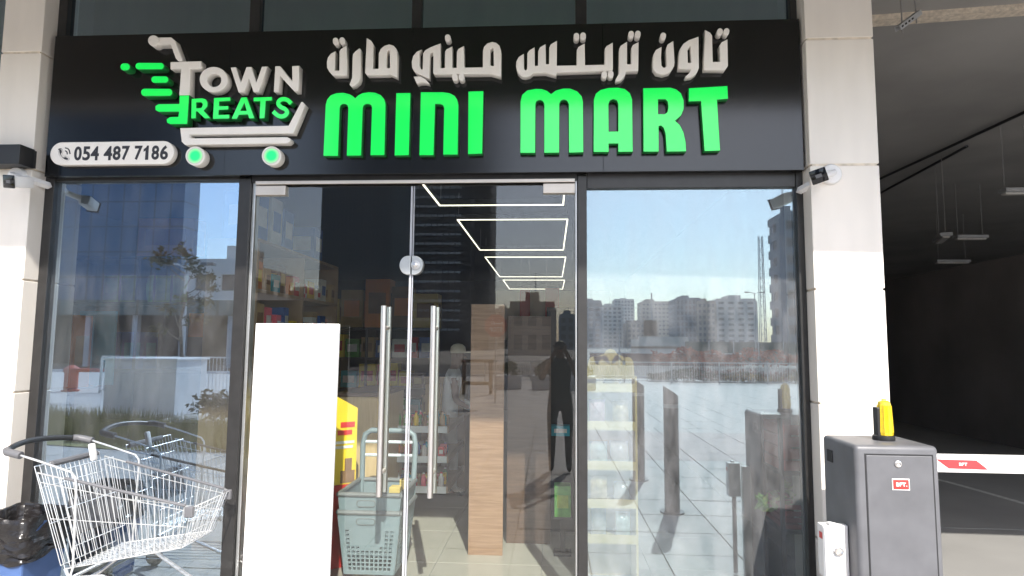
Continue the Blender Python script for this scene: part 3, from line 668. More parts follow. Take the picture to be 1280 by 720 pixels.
hose.lathe(prof, (1.350, -0.80, 0), 12); part('flexible_hose', hose, M['conduit'], jb, smooth=True)

# ------------------------------------------------------------------ barrier gate
bg = thing('barrier_gate', (1.66, -0.67, 0), 'grey parking barrier cabinet with yellow beacon and white boom, beside the right column', 'parking barrier')
CX0, CX1, CY0, CY1, CZ = 1.455, 1.842, -0.86, -0.50, 1.186
part('cabinet', box(CX0, CX1, CY0, CY1, 0.0, CZ), M['cabinet'], bg, bevel=0.022, seg=4, smooth=True)
d_ = part('cabinet_door', box(1.505, 1.808, CY0-0.004, CY0+0.01, 0.05, 1.140), M['cabinet'], bg, bevel=0.003)
part('door_gap', box(1.4985, 1.8145, CY0-0.0012, CY0+0.008, 0.044, 1.147), M['gap'], bg)
part('door_lock', MB().lathe([(0.016, CY0-0.003), (0.016, CY0-0.008), (0.010, CY0-0.010), (0.004, CY0-0.007)], (1.650, 0, 1.102), 16, 'Y'), M['steel'], d_, smooth=True)
bd = part('badge', box(1.622, 1.694, CY0-0.010, CY0-0.003, 0.985, 1.030), M['badge_red'], d_, bevel=0.004)
part('badge_edge', box(1.618, 1.698, CY0-0.0065, CY0-0.0045, 0.981, 1.034), M['plastic_white'], d_)
me = text_mesh('BFT.', 1.634, 1.684, 0.999, 1.017, CY0-0.0112, 0.0015, 0.03); me.materials.append(M['plastic_white']); put('badge_lettering', me, d_)
part('vent', box(CX0-0.004, CX0+0.004, -0.62, -0.56, 1.06, 1.12), M['gap'], bg)
bc = part('beacon_base', MB().lathe([(0.050, CZ-0.002), (0.052, CZ+0.008), (0.050, CZ+0.022), (0.044, CZ+0.026)], (1.688, -0.67, 0), 24), M['plastic_black'], bg, smooth=True)
bl = MB().lathe([(0.036, CZ+0.022), (0.037, CZ+0.04), (0.031, CZ+0.175), (0.027, CZ+0.192), (0.018, CZ+0.198)], (1.694, -0.675, 0), 12)
bo_ = part('beacon_lens', bl, M['amber'], bg)
for k in range(12):
    a_ = 2*math.pi*k/12; rod('lens_rib', (1.694+0.0365*math.cos(a_), -0.675+0.0365*math.sin(a_), CZ+0.04), (1.694+0.031*math.cos(a_), -0.675+0.031*math.sin(a_), CZ+0.174), 0.0022, M['amber'], bo_)
part('lamp_core', MB().lathe([(0.012, CZ+0.199), (0.010, CZ+0.206)], (1.694, -0.675, 0), 10), M['amber'], bo_)
part('beacon_bracket', MB().box(1.647, 1.666, -0.695, -0.65, CZ+0.02, CZ+0.165), M['plastic_black'], bg, bevel=0.006)
part('boom', box(1.825, 5.6, -0.765, -0.725, 1.048, 1.132), M['board'], bg, bevel=0.006)
for k in range(5):
    x0 = 1.885 + k*0.75
    sp_ = part('boom_stripe', MB().prism([(x0, 1.111), (x0+0.185, 1.109), (x0+0.237, 1.066), (x0+0.055, 1.069)], 0.002, -0.768), M['sticker_red'], bg)
    me = text_mesh('BFT', x0+0.102, x0+0.140, 1.083, 1.097, -0.7705, 0.002, 0.02); me.materials.append(M['plastic_white']); put('stripe_lettering', me, sp_)

# ------------------------------------------------------------------ white board against the door
wb = solo('white_board', MB().box(-0.272, 0.272, -0.012, 0.012, 0, 1.775, Matrix.Translation((-1.610, -0.135, 0.0)) @ Matrix.Rotation(rad(-1.2), 4, 'X')), M['board'], 'blank white board standing upright against the left door leaf', 'board', bevel=0.003)

# ------------------------------------------------------------------ bin with liner bag
bn = thing('trash_bin', (-3.135, -0.36, 0), 'blue plastic bin lined with a black bag, behind the shopping cart', 'trash bin')
bb = MB(); vs = []
for z, s in ((0, 0.82), (0.50, 0.98), (0.60, 1.0)):
    hx, hy = 0.165*s, 0.17*s
    vs += [(-3.135-hx, -0.36-hy, z), (-3.135+hx, -0.36-hy, z), (-3.135+hx, -0.36+hy, z), (-3.135-hx, -0.36+hy, z)]
bb.add(vs, [(0,3,2,1)] + [(i*4+k, i*4+(k+1) % 4, (i+1)*4+(k+1) % 4, (i+1)*4+k) for i in range(2) for k in range(4)])
part('bin_body', bb, M['bin_blue'], bn, bevel=0.012)
bag = MB(); n = 72; rings = []; rb = random.Random(4)
ph = [rb.uniform(0, 6.28) for _ in range(12)]
levels = [(0.395, 1.05), (0.41, 1.10), (0.43, 1.04), (0.452, 1.115), (0.475, 1.06), (0.50, 1.12), (0.522, 1.05), (0.548, 1.10), (0.57, 1.04), (0.60, 1.075), (0.632, 1.06), (0.642, 1.03), (0.638, 0.97), (0.60, 0.90), (0.52, 0.86), (0.40, 0.80)]
vs = []
for li, (z, s) in enumerate(levels):
    for k in range(n):
        a = 2*math.pi*k/n; c, sn = math.cos(a), math.sin(a)
        q = 1/max(abs(c), abs(sn)); q = min(q, 1.30)
        wob = 0.006*math.sin(3*a+ph[0]+li*0.5) + 0.006*math.sin(7*a+ph[1]-li*0.8) + 0.003*math.sin(13*a+ph[2]+li*1.1) + 0.0012*rb.uniform(-1, 1)
        dz_ = (0.014*math.sin(3*a+ph[3]) + 0.010*math.sin(7*a+ph[4]+li)) * (1 if li < 9 else 0.3)
        vs.append((-3.135 + 0.165*s*q*c + wob*c, -0.36 + 0.17*s*q*sn + wob*sn, z + dz_))
bag.add(vs, [(i*n+k, i*n+(k+1) % n, (i+1)*n+(k+1) % n, (i+1)*n+k) for i in range(len(levels)-1) for k in range(n)])
part('bin_bag', bag, M['bag'], bn, smooth=True)

# ------------------------------------------------------------------ shopping cart
YC = -0.375
ct = thing('shopping_cart', (-2.45, YC, 0), 'wire shopping cart with dark curved handle parked beside the left window', 'shopping cart')
CH, CG, CD = M['chrome'], M['cart_grey'], M['handle_dark']
def sd_(s, u, w):
    """side panel of the basket: s = -1 near / 1 far, u along, w up"""
    tb = Vector((-2.83, YC + s*0.262, 0.925)); bb_ = Vector((-2.66, YC + s*0.225, 0.405))
    tf = Vector((-1.97, YC + s*0.205, 0.742)); bf = Vector((-2.04, YC + s*0.165, 0.515))
    return (bb_.lerp(bf, u)).lerp(tb.lerp(tf, u), w)
def bend(name, pts, r, m=CH, n=8): return part(name, MB().tube(pts, r, n), m, ct, smooth=True)
for s in (-1, 1):
    for w, r in ((1.0, 0.0045), (0.90, 0.0026), (0.52, 0.0026), (0.0, 0.0036)): rod('basket_wire', sd_(s, 0, w), sd_(s, 1, w), r, CH, ct)
    for k in range(22):
        u = k/21
        rod('basket_wire', sd_(s, u, 0), sd_(s, u, 1), 0.0021, CH, ct)
    part('rim_strip', MB().tube([sd_(s, 0.18, 1.0)+Vector((0,0,0.004)), sd_(s, 0.96, 1.0)+Vector((0,0,0.004))], 0.0085, 8), CG, ct, smooth=True)
    c_ = sd_(s, 1, 0.97)
    part('corner_bumper', MB().box(c_.x-0.035, c_.x+0.014, c_.y-0.014, c_.y+0.014, c_.z-0.045, c_.z+0.014), CG, ct, bevel=0.007)
    # side frame: arm from the handle forward, then the post down to the chassis
    hz = Vector((-3.0, YC + s*0.272, 1.035))
    bend('frame_tube', [hz + Vector((0.06, 0, -0.012)), Vector((-2.80, YC+s*0.270, 0.985)), Vector((-2.63, YC+s*0.268, 0.935)), Vector((-2.605, YC+s*0.266, 0.905)), Vector((-2.60, YC+s*0.262, 0.85)), Vector((-2.60, YC+s*0.245, 0.42)), Vector((-2.62, YC+s*0.24, 0.36))], 0.0062)
    part('handle_grip', MB().tube([hz + Vector((-0.035, -s*0.03, 0.004)), hz + Vector((-0.01, -s*0.004, 0.0)), hz + Vector((0.075, 0, -0.016))], 0.021, 12), CG, ct, smooth=True)
for w in (0.0, 0.33, 0.66, 0.88, 1.0): rod('basket_wire', sd_(-1, 1, w), sd_(1, 1, w), 0.0032 if w in (0.0, 1.0) else 0.0022, CH, ct)
for k in range(13): rod('basket_wire', sd_(-1, 1, 0).lerp(sd_(1, 1, 0), k/12), sd_(-1, 1, 1).lerp(sd_(1, 1, 1), k/12), 0.0021, CH, ct)
for k in range(11): rod('basket_wire', sd_(-1, 0, 0).lerp(sd_(1, 0, 0), k/10), sd_(-1, 1, 0).lerp(sd_(1, 1, 0), k/10), 0.0022, CH, ct)
for k in range(1, 22): rod('basket_wire', sd_(-1, k/22, 0), sd_(1, k/22, 0), 0.0021, CH, ct)
# rear gate, hung from the top and leaning forward
gt = lambda s, w: Vector((-2.86, YC + s*0.25, 0.955)).lerp(Vector((-2.69, YC + s*0.22, 0.42)), 1-w)
for w in (0.0, 0.42, 0.78, 1.0): rod('gate_wire', gt(-1, w), gt(1, w), 0.0032, CH, ct)
for k in range(15):
    y = -1 + 2*k/14; rod('gate_wire', gt(y, 0), gt(y, 1), 0.0023, CH, ct)
# folded child seat: second wire leaf, grey panel with printed label, white flap on top
ls = lambda s, w: Vector((-2.74, YC + s*0.215, 0.93)).lerp(Vector((-2.63, YC + s*0.205, 0.52)), 1-w)
for w in (0.0, 0.5, 1.0): rod('seat_wire', ls(-1, w), ls(1, w), 0.0030, CH, ct)
for k in range(12):
    y = -1 + 2*k/11; rod('seat_wire', ls(y, 0), ls(y, 1), 0.0022, CH, ct)
mt_ = Matrix.Translation((-2.688, YC+0.03, 0.66)) @ Matrix.Rotation(rad(-15), 4, 'Y')
pnl = part('seat_panel', MB().box(-0.006, 0.006, -0.19, 0.16, -0.10, 0.10, mt_), CG, ct, bevel=0.004)
for r0 in range(4):
    for q in range(4):
        w_ = random.uniform(0.016, 0.032)
        part('label_print', MB().box(-0.0085, -0.0062, -0.10 + q*0.045, -0.10 + q*0.045 + w_, 0.055 - r0*0.032, 0.072 - r0*0.032, mt_), M['lime'] if (q+r0) % 2 else M['white_print'], pnl)
part('seat_flap', MB().box(-0.012, 0.010, -0.022, 0.022, -0.03, 0.075, Matrix.Translation((-2.79, YC+0.11, 0.955)) @ Matrix.Rotation(rad(-14), 4, 'Y')), M['plastic_white'], ct, bevel=0.008, smooth=True)
part('gate_cover', MB().tube([gt(-0.55, 0.99), gt(0.9, 0.99)], 0.018, 8), CG, ct, smooth=True)
# handle: a bow curving back between the two grips
hp = []
for k in range(15):
    t = -1 + 2*k/14; hp.append((-3.035 - 0.055*(1-t*t), YC + t*0.245, 1.038 + 0.022*(1-t*t)))
bend('handle', hp, 0.0165, CD, 12)
# chassis and castors
for s in (-1, 1):
    bend('chassis_tube', [(-2.95, YC+s*0.25, 0.14), (-2.80, YC+s*0.25, 0.22), (-2.62, YC+s*0.24, 0.36), (-2.45, YC+s*0.22, 0.37), (-2.10, YC+s*0.16, 0.20), (-2.0, YC+s*0.15, 0.14)], 0.011)
    rod('chassis_tube', (-2.62, YC+s*0.24, 0.36), (-2.66, YC+s*0.225, 0.405), 0.009, CH, ct)
    for x in (-2.93, -2.0):
        yy = YC + s*(0.25 if x < -2.5 else 0.15)
        cs = part('castor', MB().box(x-0.022, x+0.022, yy-0.020, yy-0.014, 0.05, 0.14).box(x-0.022, x+0.022, yy+0.014, yy+0.020, 0.05, 0.14).box(x-0.022, x+0.022, yy-0.020, yy+0.020, 0.135, 0.145), CG, ct)
        part('wheel', MB().lathe([(0.054, -0.012), (0.062, -0.008), (0.062, 0.008), (0.054, 0.012)], (x, yy, 0.062), 20, 'Y'), M['rubber'], cs, smooth=True)
for (x, h, wd) in ((-2.95, 0.14, 0.25), (-2.62, 0.36, 0.24), (-2.10, 0.20, 0.16)): rod('chassis_tube', (x, YC-wd, h), (x, YC+wd, h), 0.010, CH, ct)
for k in range(7): rod('tray_wire', (-2.85, YC-0.2+k*0.066, 0.20), (-2.10, YC-0.15+k*0.05, 0.20), 0.0035, CH, ct)
#MORE#
# ------------------------------------------------------------------ shop interior
def led_rect(x0, x1, y0, y1, z, which):
    t = thing('ceiling_light', ((x0+x1)/2, (y0+y1)/2, z), which, 'ceiling light', 'rectangular line lights on the shop ceiling')
    for (a, b, c, d) in ((x0, x1, y0, y0+0.021), (x0, x1, y1-0.021, y1), (x0, x0+0.021, y0+0.022, y1-0.022), (x1-0.021, x1, y0+0.022, y1-0.022)):
        h = part('light_housing', box(a, b, c, d, z+0.004, z+0.06), M['shelf_black'], t)
        part('light_diffuser', box(a+0.004, b-0.004, c+0.004, d-0.004, z-0.006, z+0.003), M['tube'], h)
    for (a, c) in ((x0+.02, y0+.02), (x1-.02, y0+.02), (x0+.02, y1-.02), (x1-.02, y1-.02)):
        rod('hanger_wire', (a, c, z+0.05), (a, c, 3.3), 0.002, M['conduit'], t)
led_rect(-1.09, 0.13, 0.50, 1.94, 3.0, 'rectangular line light nearest the shop doors')
led_rect(-1.02, 0.19, 2.62, 4.80, 3.0, 'rectangular line light second from the shop doors')
led_rect(-1.02, 0.24, 5.50, 8.30, 3.0, 'rectangular line light third from the shop doors')
led_rect(-1.0, 0.3, 8.9, 11.0, 3.0, 'small far rectangular line light at the back of the shop')

rp = random.Random(7)
ORD = ['first', 'second', 'third', 'fourth', 'fifth', 'sixth', 'seventh', 'eighth', 'ninth', 'tenth', 'eleventh', 'twelfth', 'thirteenth', 'fourteenth', 'fifteenth', 'sixteenth', 'seventeenth', 'eighteenth', 'nineteenth', 'twentieth', 'twenty-first', 'twenty-second', 'twenty-third', 'twenty-fourth']
WORD = dict(red='red', blue='blue', white_print='white', orange='orange', green='green', brown='brown', yellow='yellow', teal='teal', tan='tan', pink='pink', cream_card='pale yellow')
ROWN = ['front', 'middle', 'back']; TRI = ['lowest', 'middle', 'top']
BRD = ['lowest', 'second', 'third', 'fourth', 'fifth', 'top']
def shelf_unit(name, x0, x1, y0, y1, levels, label, m, back=None, along='X', top=True):
    t = thing(name, ((x0+x1)/2, (y0+y1)/2, 0), label, 'shelf')
    H = levels[-1]
    for z in levels: part('shelf_board', box(x0, x1, y0, y1, z-0.03, z), m, t, bevel=0.002, seg=1)
    if along == 'X':
        n = max(1, round((x1-x0)/0.95))
        for k in range(n+1):
            x = x0 + (x1-x0)*k/n; part('upright', box(x-0.0145, x+0.0145, y0+0.003, y1-0.003, 0, H-0.031 if top else H+0.3), m, t)
        if back: part('back_panel', box(x0, x1, y1+0.001, y1+0.015, 0, H), back, t)
    else:
        n = max(1, round((y1-y0)/0.95))
        for k in range(n+1):
            y = y0 + (y1-y0)*k/n; part('upright', box(x0+0.003, x1-0.003, y-0.0145, y+0.0145, 0, H-0.031), m, t)
        if back: part('back_panel', box(x0-0.015, x0-0.001, y0, y1, 0, H), back, t)
    return t

def carton(x, y, z, w, d, h, m, m2, label, group, cat='box', rot=0.0):
    b = MB().use(0).box(-w/2, w/2, -d/2, d/2, 0, h)
    b.use(1).box(-w*0.36, w*0.36, -d/2-0.003, -d/2+0.002, h*0.28, h*0.72)
    b.box(w/2-0.002, w/2+0.003, -d*0.36, d*0.36, h*0.28, h*0.72)
    b.v = [(v[0]*math.cos(rot)-v[1]*math.sin(rot)+x, v[0]*math.sin(rot)+v[1]*math.cos(rot)+y, v[2]+z) for v in b.v]
    return solo('carton', b, [m, m2], label, cat, group, base=(x, y, z), bevel=0.004)
def bottle(x, y, z, r, h, m, m2, label, group):
    b = MB().use(0).lathe([(r*0.9, 0), (r, 0.01), (r, h*0.62), (r*0.45, h*0.8), (r*0.42, h*0.9)], (x, y, z), 10)
    b.use(1).lathe([(r*0.48, h*0.9), (r*0.48, h)], (x, y, z), 10)
    return solo('bottle', b, [m, m2], label, 'bottle', group, base=(x, y, z), smooth=True)
def packet(x, y, z, w, h, m, label, group, name='packet', cat='packet'):
    """pillow-shaped bag with crimped ends"""
    vs = []; nx, nz = 6, 7
    for side in (-1, 1):
        for j in range(nz):
            for i in range(nx):
                u, v = i/(nx-1), j/(nz-1)
                t = 0.045*math.sin(math.pi*u)**0.6*math.sin(math.pi*v)**0.6 + rp.uniform(-0.003, 0.003)
                vs.append((x + (u-0.5)*w*(1-0.06*math.sin(math.pi*v)), y + side*t, z + v*h))
    fs = []
    for s in range(2):
        for j in range(nz-1):
            for i in range(nx-1):
                a = s*nx*nz + j*nx + i; fs.append((a, a+1, a+nx+1, a+nx))
    b = MB().add(vs, fs)
    return solo(name, b, [m], label, cat, group, base=(x, y, z), smooth=True)
cols = [('red','white_print'), ('blue','white_print'), ('white_print','red'), ('orange','yellow'), ('green','white_print'), ('brown','cream_card'), ('yellow','red'), ('teal','white_print'), ('tan','brown'), ('white_print','blue'), ('pink','white_print')]

# tall beech shelving on the left wall, seen through the left door leaf
shelf_unit('wall_shelving', -2.85, -2.42, 1.0, 2.95, [0.15, 0.55, 0.95, 1.35, 1.72, 2.10, 2.52], 'tall beech shelving with crowded boards behind the left door leaf', M['shelf_wood'], M['shelf_wood'], 'Y')
for bi, z in enumerate((0.95, 1.35, 1.72, 2.10)):
    y = 1.08; ni = 0
    while y < 2.85:
        d = rp.uniform(0.10, 0.2); c = rp.choice(cols); h = rp.uniform(0.12, 0.27)
        carton(-2.55 - rp.uniform(0, 0.04), y + d/2, z + 0.002, rp.uniform(0.16, 0.24), d*0.92, h, M[c[0]], M[c[1]], f'{WORD[c[0]]} box, {ORD[ni]} from the front on the {BRD[bi+2]} board of the beech shelving', 'groceries on the beech wall shelving'); y += d + 0.012; ni += 1
for k, (y, h, c, lb) in enumerate(((1.12, 0.40, 'blue', 'front'), (1.40, 0.42, 'white_print', 'mid'), (1.66, 0.36, 'blue', 'mid'), (2.42, 0.34, 'blue', 'back'))):
    carton(-2.60, y, 2.522, 0.28, 0.22, h, M[c], M['white_print' if c == 'blue' else 'blue'], ('blue carton nearest the door on top of the beech shelving', 'white carton with blue print on top of the beech shelving', 'blue carton behind the white one on top of the beech shelving', 'blue carton at the far end on top of the beech shelving')[k], 'cartons on top of the beech shelving')
# dark shelving on the back-left wall with yellow and brown cartons
shelf_unit('dark_shelving', -4.4, -1.65, 4.6, 5.05, [0.2, 0.62, 1.04, 1.46, 1.88], 'dark shelving across the back left of the shop', M['shelf_black'], M['shelf_black'])
x = -4.3; ni = 0
while x < -1.75:
    w_ = rp.uniform(0.24, 0.40); c = rp.choice([('orange','brown'), ('tan','brown'), ('tan','orange'), ('brown','orange'), ('cream_card','brown'), ('tan','red')])
    carton(x+w_/2, 4.80, 1.882, w_*0.94, 0.3, rp.uniform(0.30, 0.72), M[c[0]], M[c[1]], f'{WORD[c[0]]} carton with {WORD[c[1]]} print, {ORD[ni]} from the left on top of the dark shelving', 'cartons on the dark shelving'); x += w_ + 0.01; ni += 1
for bi, z in enumerate((0.62, 1.04, 1.46)):
    x = -4.3; ni = 0
    while x < -1.75:
        w_ = rp.uniform(0.12, 0.26); c = rp.choice(cols)
        carton(x+w_/2, 4.76, z+0.002, w_*0.93, 0.22, rp.uniform(0.2, 0.34), M[c[0]], M[c[1]], f'{WORD[c[0]]} box, {ORD[ni]} from the left on the {BRD[bi+1]} board of the dark shelving', 'groceries on the dark shelving'); x += w_ + 0.012; ni += 1
# wooden counter and its dark box
cn = thing('counter', (-1.63, 1.75, 0), 'pale oak counter standing behind the white board and yellow display', 'counter')
part('front_panel', box(-1.80, -1.455, 1.30, 1.33, 0, 1.20), M['wood_light'], cn, bevel=0.003); part('side_panel', box(-1.485, -1.455, 1.331, 2.2, 0, 1.20), M['wood_light'], cn, bevel=0.003)
part('counter_top', box(-1.83, -1.44, 1.28, 2.22, 1.201, 1.235), M['wood_dark'], cn, bevel=0.004); part('plinth', box(-1.78, -1.50, 1.34, 2.18, 0.0, 0.08), M['shelf_black'], cn)
cb = thing('carton_open', (-1.18, 3.3, 0), 'open brown carton on the floor stack right of the counter', 'carton')
bxm = MB().box(-1.42, -0.98, 3.1, 3.5, 0.85, 1.22); part('carton_body', bxm, M['tan'], cb, bevel=0.004)
part('carton_base', MB().box(-1.45, -0.95, 3.08, 3.52, 0.0, 0.849), M['brown'], cb, bevel=0.004)
part('carton_flap', MB().box(-1.42, -0.98, -0.01, 0.0, 0, 0.12, Matrix.Translation((0, 3.095, 1.21)) @ Matrix.Rotation(rad(50), 4, 'X')), M['tan'], cb)
# yellow display card with a printed face, red base
ys = thing('yellow_display', (-1.52, 0.62, 0), 'yellow printed display stand on a red base beside the stacked baskets', 'display stand')
mt_ = Matrix.Translation((-1.55, 0.70, 0)) @ Matrix.Rotation(rad(38), 4, 'Z')
part('display_card', MB().prism([(-0.20, 0.60), (0.16, 0.60), (0.16, 1.16), (0.10, 1.20), (-0.20, 1.33)], 0.05, 0), M['yellow'], ys).data.transform(Matrix.Translation((0.03, 0.08, 0)) @ mt_ @ Matrix.Identity(4)) if False else None
dm = MB().prism([(-0.20, 0.60), (0.10, 0.60), (0.10, 1.16), (-0.20, 1.33)], 0.05, 0); dm.v = [tuple(mt_ @ Vector(v)) for v in dm.v]
part('display_card', dm, M['yellow'], ys)
bm_ = MB().box(-0.20, 0.10, 0.0, 0.06, 0.0, 0.598, mt_); part('display_base', bm_, M['red'], ys)
for (x0, x1, z0, z1, mm) in ((-0.03, 0.08, 1.02, 1.06, 'red'), (-0.05, 0.06, 0.965, 1.0, 'red'), (-0.08, 0.08, 0.90, 0.92, 'white_print'), (-0.08, 0.07, 0.865, 0.885, 'white_print')):
    part('printed_line', MB().box(x0, x1, -0.003, 0.001, z0, z1, mt_), M[mm], ys)
part('printed_figure', MB().box(-0.02, 0.09, -0.003, 0.001, 0.61, 0.70, mt_).box(0.01, 0.065, -0.0045, 0.001, 0.70, 0.79, mt_), M['brown'], ys)
# nested rolling baskets
def basket(x, y, z, label):
    t = thing('shopping_basket', (x, y, z), label, 'shopping basket', 'blue grey rolling baskets nested together')
    W0, W1, D0, D1, H = 0.170, 0.215, 0.20, 0.245, 0.42
    def P(sx, sy, w): return Vector((x + sx*(W0+(W1-W0)*w), y + sy*(D0+(D1-D0)*w), z + H*w))
    def wall(c0, c1, open_rows, name):
        # perforated wall: solid bands with a lattice of square holes between
        n = 10; rows = 10; b = MB(); nrm = (c1(0)-c0(0)).cross(Vector((0,0,1))).normalized()*0.006
        def cell(u0, u1, w0, w1):
            q = [c0(w0).lerp(c1(w0), u0), c0(w0).lerp(c1(w0), u1), c0(w1).lerp(c1(w1), u1), c0(w1).lerp(c1(w1), u0)]
            b.add([p-nrm for p in q] + [p+nrm for p in q], [(0,1,2,3),(7,6,5,4),(0,4,5,1),(1,5,6,2),(2,6,7,3),(3,7,4,0)])
        cell(0, 1, 0.72, 1.0); cell(0, 1, 0.0, 0.05)
        cell(0, 0.07, 0.05, 0.72); cell(0.93, 1, 0.05, 0.72)
        for i in range(n):
            for j in range(rows):
                u0 = 0.07 + 0.86*i/n; u1 = u0 + 0.86/n; w0 = 0.05 + 0.67*j/rows; w1 = w0 + 0.067
                solid = (j >= 6 and 1 <= i <= 7) or (j == 5 and 3 <= i <= 6)
                if solid: cell(u0, u1, w0, w1)
                else:
                    cell(u0, u0+0.028, w0, w1); cell(u0+0.028, u1, w0, w0+0.02)
        return part(name, b, M['basket'], t)
    wall(lambda w: P(-1,-1,w), lambda w: P(1,-1,w), 0, 'front_wall'); wall(lambda w: P(1,-1,w), lambda w: P(1,1,w), 0, 'side_wall')
    wall(lambda w: P(1,1,w), lambda w: P(-1,1,w), 0, 'back_wall'); wall(lambda w: P(-1,1,w), lambda w: P(-1,-1,w), 0, 'side_wall')
    part('basket_floor', box(x-W0, x+W0, y-D0, y+D0, z, z+0.008), M['basket'], t)
    rim = MB(); c = [P(-1,-1,1), P(1,-1,1), P(1,1,1), P(-1,1,1)]
    for k in range(4):
        a_, b_ = c[k], c[(k+1) % 4]; rim.tube([a_, b_], 0.017, 8)
    part('rim', rim, M['basket_rim'], t, smooth=True)
    # recessed hand grip outline on the front
    gp = MB(); pts = pill(0, 0, 0.042, 0.13, 90)
    gp.tube([(x+p[0]-0.02, y-D0-(D1-D0)*0.86-0.008, z+H*0.86+p[1]) for p in pts], 0.003, 6, closed=True); part('hand_grip', gp, M['basket_rim'], t)
    return t
basket(-1.235, 0.56, 0.08, 'lower blue grey rolling basket, inside the glass by the left door')
top_b = basket(-1.235, 0.56, 0.20, 'upper blue grey rolling basket with tall pull handle, nested in the lower one')
ph_ = MB().tube([(-1.43, 0.79, 0.45), (-1.44, 0.82, 0.88), (-1.425, 0.825, 0.955), (-1.38, 0.83, 0.985), (-1.09, 0.83, 0.985), (-1.045, 0.825, 0.955), (-1.03, 0.82, 0.88), (-1.04, 0.79, 0.45)], 0.021, 10)
part('pull_handle', ph_, M['basket'], top_b, smooth=True)
for zz in (0.90, 0.80): part('handle_bar', MB().tube([(-1.43, 0.822, zz), (-1.04, 0.822, zz)], 0.012, 8), M['shelf_white'], top_b, smooth=True)
for s in (-1, 1): part('wheel', MB().lathe([(0.03, -0.012), (0.035, 0), (0.03, 0.012)], (-1.235+s*0.13, 0.74, 0.235), 14, 'X'), M['rubber'], top_b, smooth=True)
part('basket_contents', MB().box(-1.16, -1.08, 0.55, 0.64, 0.55, 0.62).box(-1.10, -1.06, 0.62, 0.68, 0.58, 0.66), M['cream_card'], top_b, bevel=0.004)
# low gondola of small goods
gd = thing('gondola_shelf', (-1.25, 2.6, 0), 'low wooden gondola with small bottles, behind the stacked baskets', 'shelf')
for k, z in enumerate((0.30, 0.58, 0.86)):
    part('shelf_board', MB().box(-1.62, -0.98 - 0.0*k, 2.0, 3.05, z-0.025, z), M['shelf_wood'], gd, bevel=0.002, seg=1)
    part('price_rail', MB().box(-1.62, -0.98, 1.985, 1.999, z-0.05, z+0.012), M['shelf_white'], gd)
    part('price_rail', MB().box(-0.979, -0.965, 2.0, 3.05, z-0.05, z+0.012), M['shelf_wood'], gd)
part('end_panel', box(-1.645, -1.622, 2.0, 3.05, 0, 0.9), M['shelf_wood'], gd)
for bi, z in enumerate((0.30, 0.58, 0.86)):
    for i in range(7):
        for j in range(3):
            c = rp.choice(cols)
            if rp.random() < 0.6: bottle(-1.55 + i*0.085, 2.06 + j*0.11, z+0.001, 0.026, rp.uniform(0.10, 0.15), M[c[0]], M[c[1]], f'{WORD[c[0]]} bottle, {ORD[i]} from left, {ROWN[j]} row, {TRI[bi]} board of the low gondola', 'small goods on the low gondola')
            else: carton(-1.55 + i*0.085, 2.06 + j*0.11, z+0.001, 0.06, 0.06, rp.uniform(0.06, 0.12), M[c[0]], M[c[1]], f'{WORD[c[0]]} box, {ORD[i]} from left, {ROWN[j]} row, {TRI[bi]} board of the low gondola', 'small boxes on the low gondola')
# wooden panels inside the right leaf
pn = thing('wood_panel', (-0.51, 1.07, 0), 'upright pale oak panel standing in the sun inside the right door leaf', 'wood panel')
part('panel_board', box(-0.645, -0.372, 1.06, 1.085, 0.0, 1.98), M['wood_panel'], pn, bevel=0.002); part('panel_foot', box(-0.62, -0.40, 1.086, 1.30, 0.0, 0.05), M['wood_panel'], pn)
pn = thing('wood_panel', (-0.19, 1.45, 0), 'wide darker oak panel to the right of the pale oak panel', 'wood panel')
part('panel_board', box(-0.365, 0.005, 1.38, 1.41, 0.0, 1.90), M['wood_dark'], pn, bevel=0.002); part('panel_foot', box(-0.34, -0.02, 1.411, 1.9, 0.0, 0.05), M['wood_dark'], pn)
# black rack on the right with goods
shelf_unit('black_rack', -0.02, 0.62, 1.75, 3.6, [0.25, 0.6, 0.95, 1.30, 1.65, 2.0], 'black shop rack with packets behind the right edge of the door', M['shelf_black'], M['shelf_black'], 'Y')
for bi, z in enumerate((0.25, 0.6, 0.95, 1.30, 1.65)):
    for k in range(3):
        c = rp.choice(cols); carton(0.10 + k*0.16, 1.86, z+0.002, 0.13, 0.16, rp.uniform(0.12, 0.26), M[c[0]], M[c[1]], f'{WORD[c[0]]} box, {ORD[k]} from the left on the {BRD[bi]} board of the black rack', 'groceries on the black rack')
carton(0.10, 1.15, 0.30, 0.13, 0.14, 0.24, M['green'], M['lime'], 'green patterned box on a small stand beside the right door jamb', None, 'box')
sp0 = solo('small_stand', MB().box(0.03, 0.17, 1.08, 1.22, 0.0, 0.02).box(0.08, 0.12, 1.13, 1.17, 0.02, 0.28).box(0.03, 0.17, 1.08, 1.22, 0.28, 0.298), [M['shelf_black']], 'small black stand under the green patterned box', 'stand', bevel=0.002)
carton(0.09, 1.62, 0.86, 0.16, 0.10, 0.09, M['teal'], M['white_print'], 'pale blue box lying on a ledge of the black rack', None, 'box')
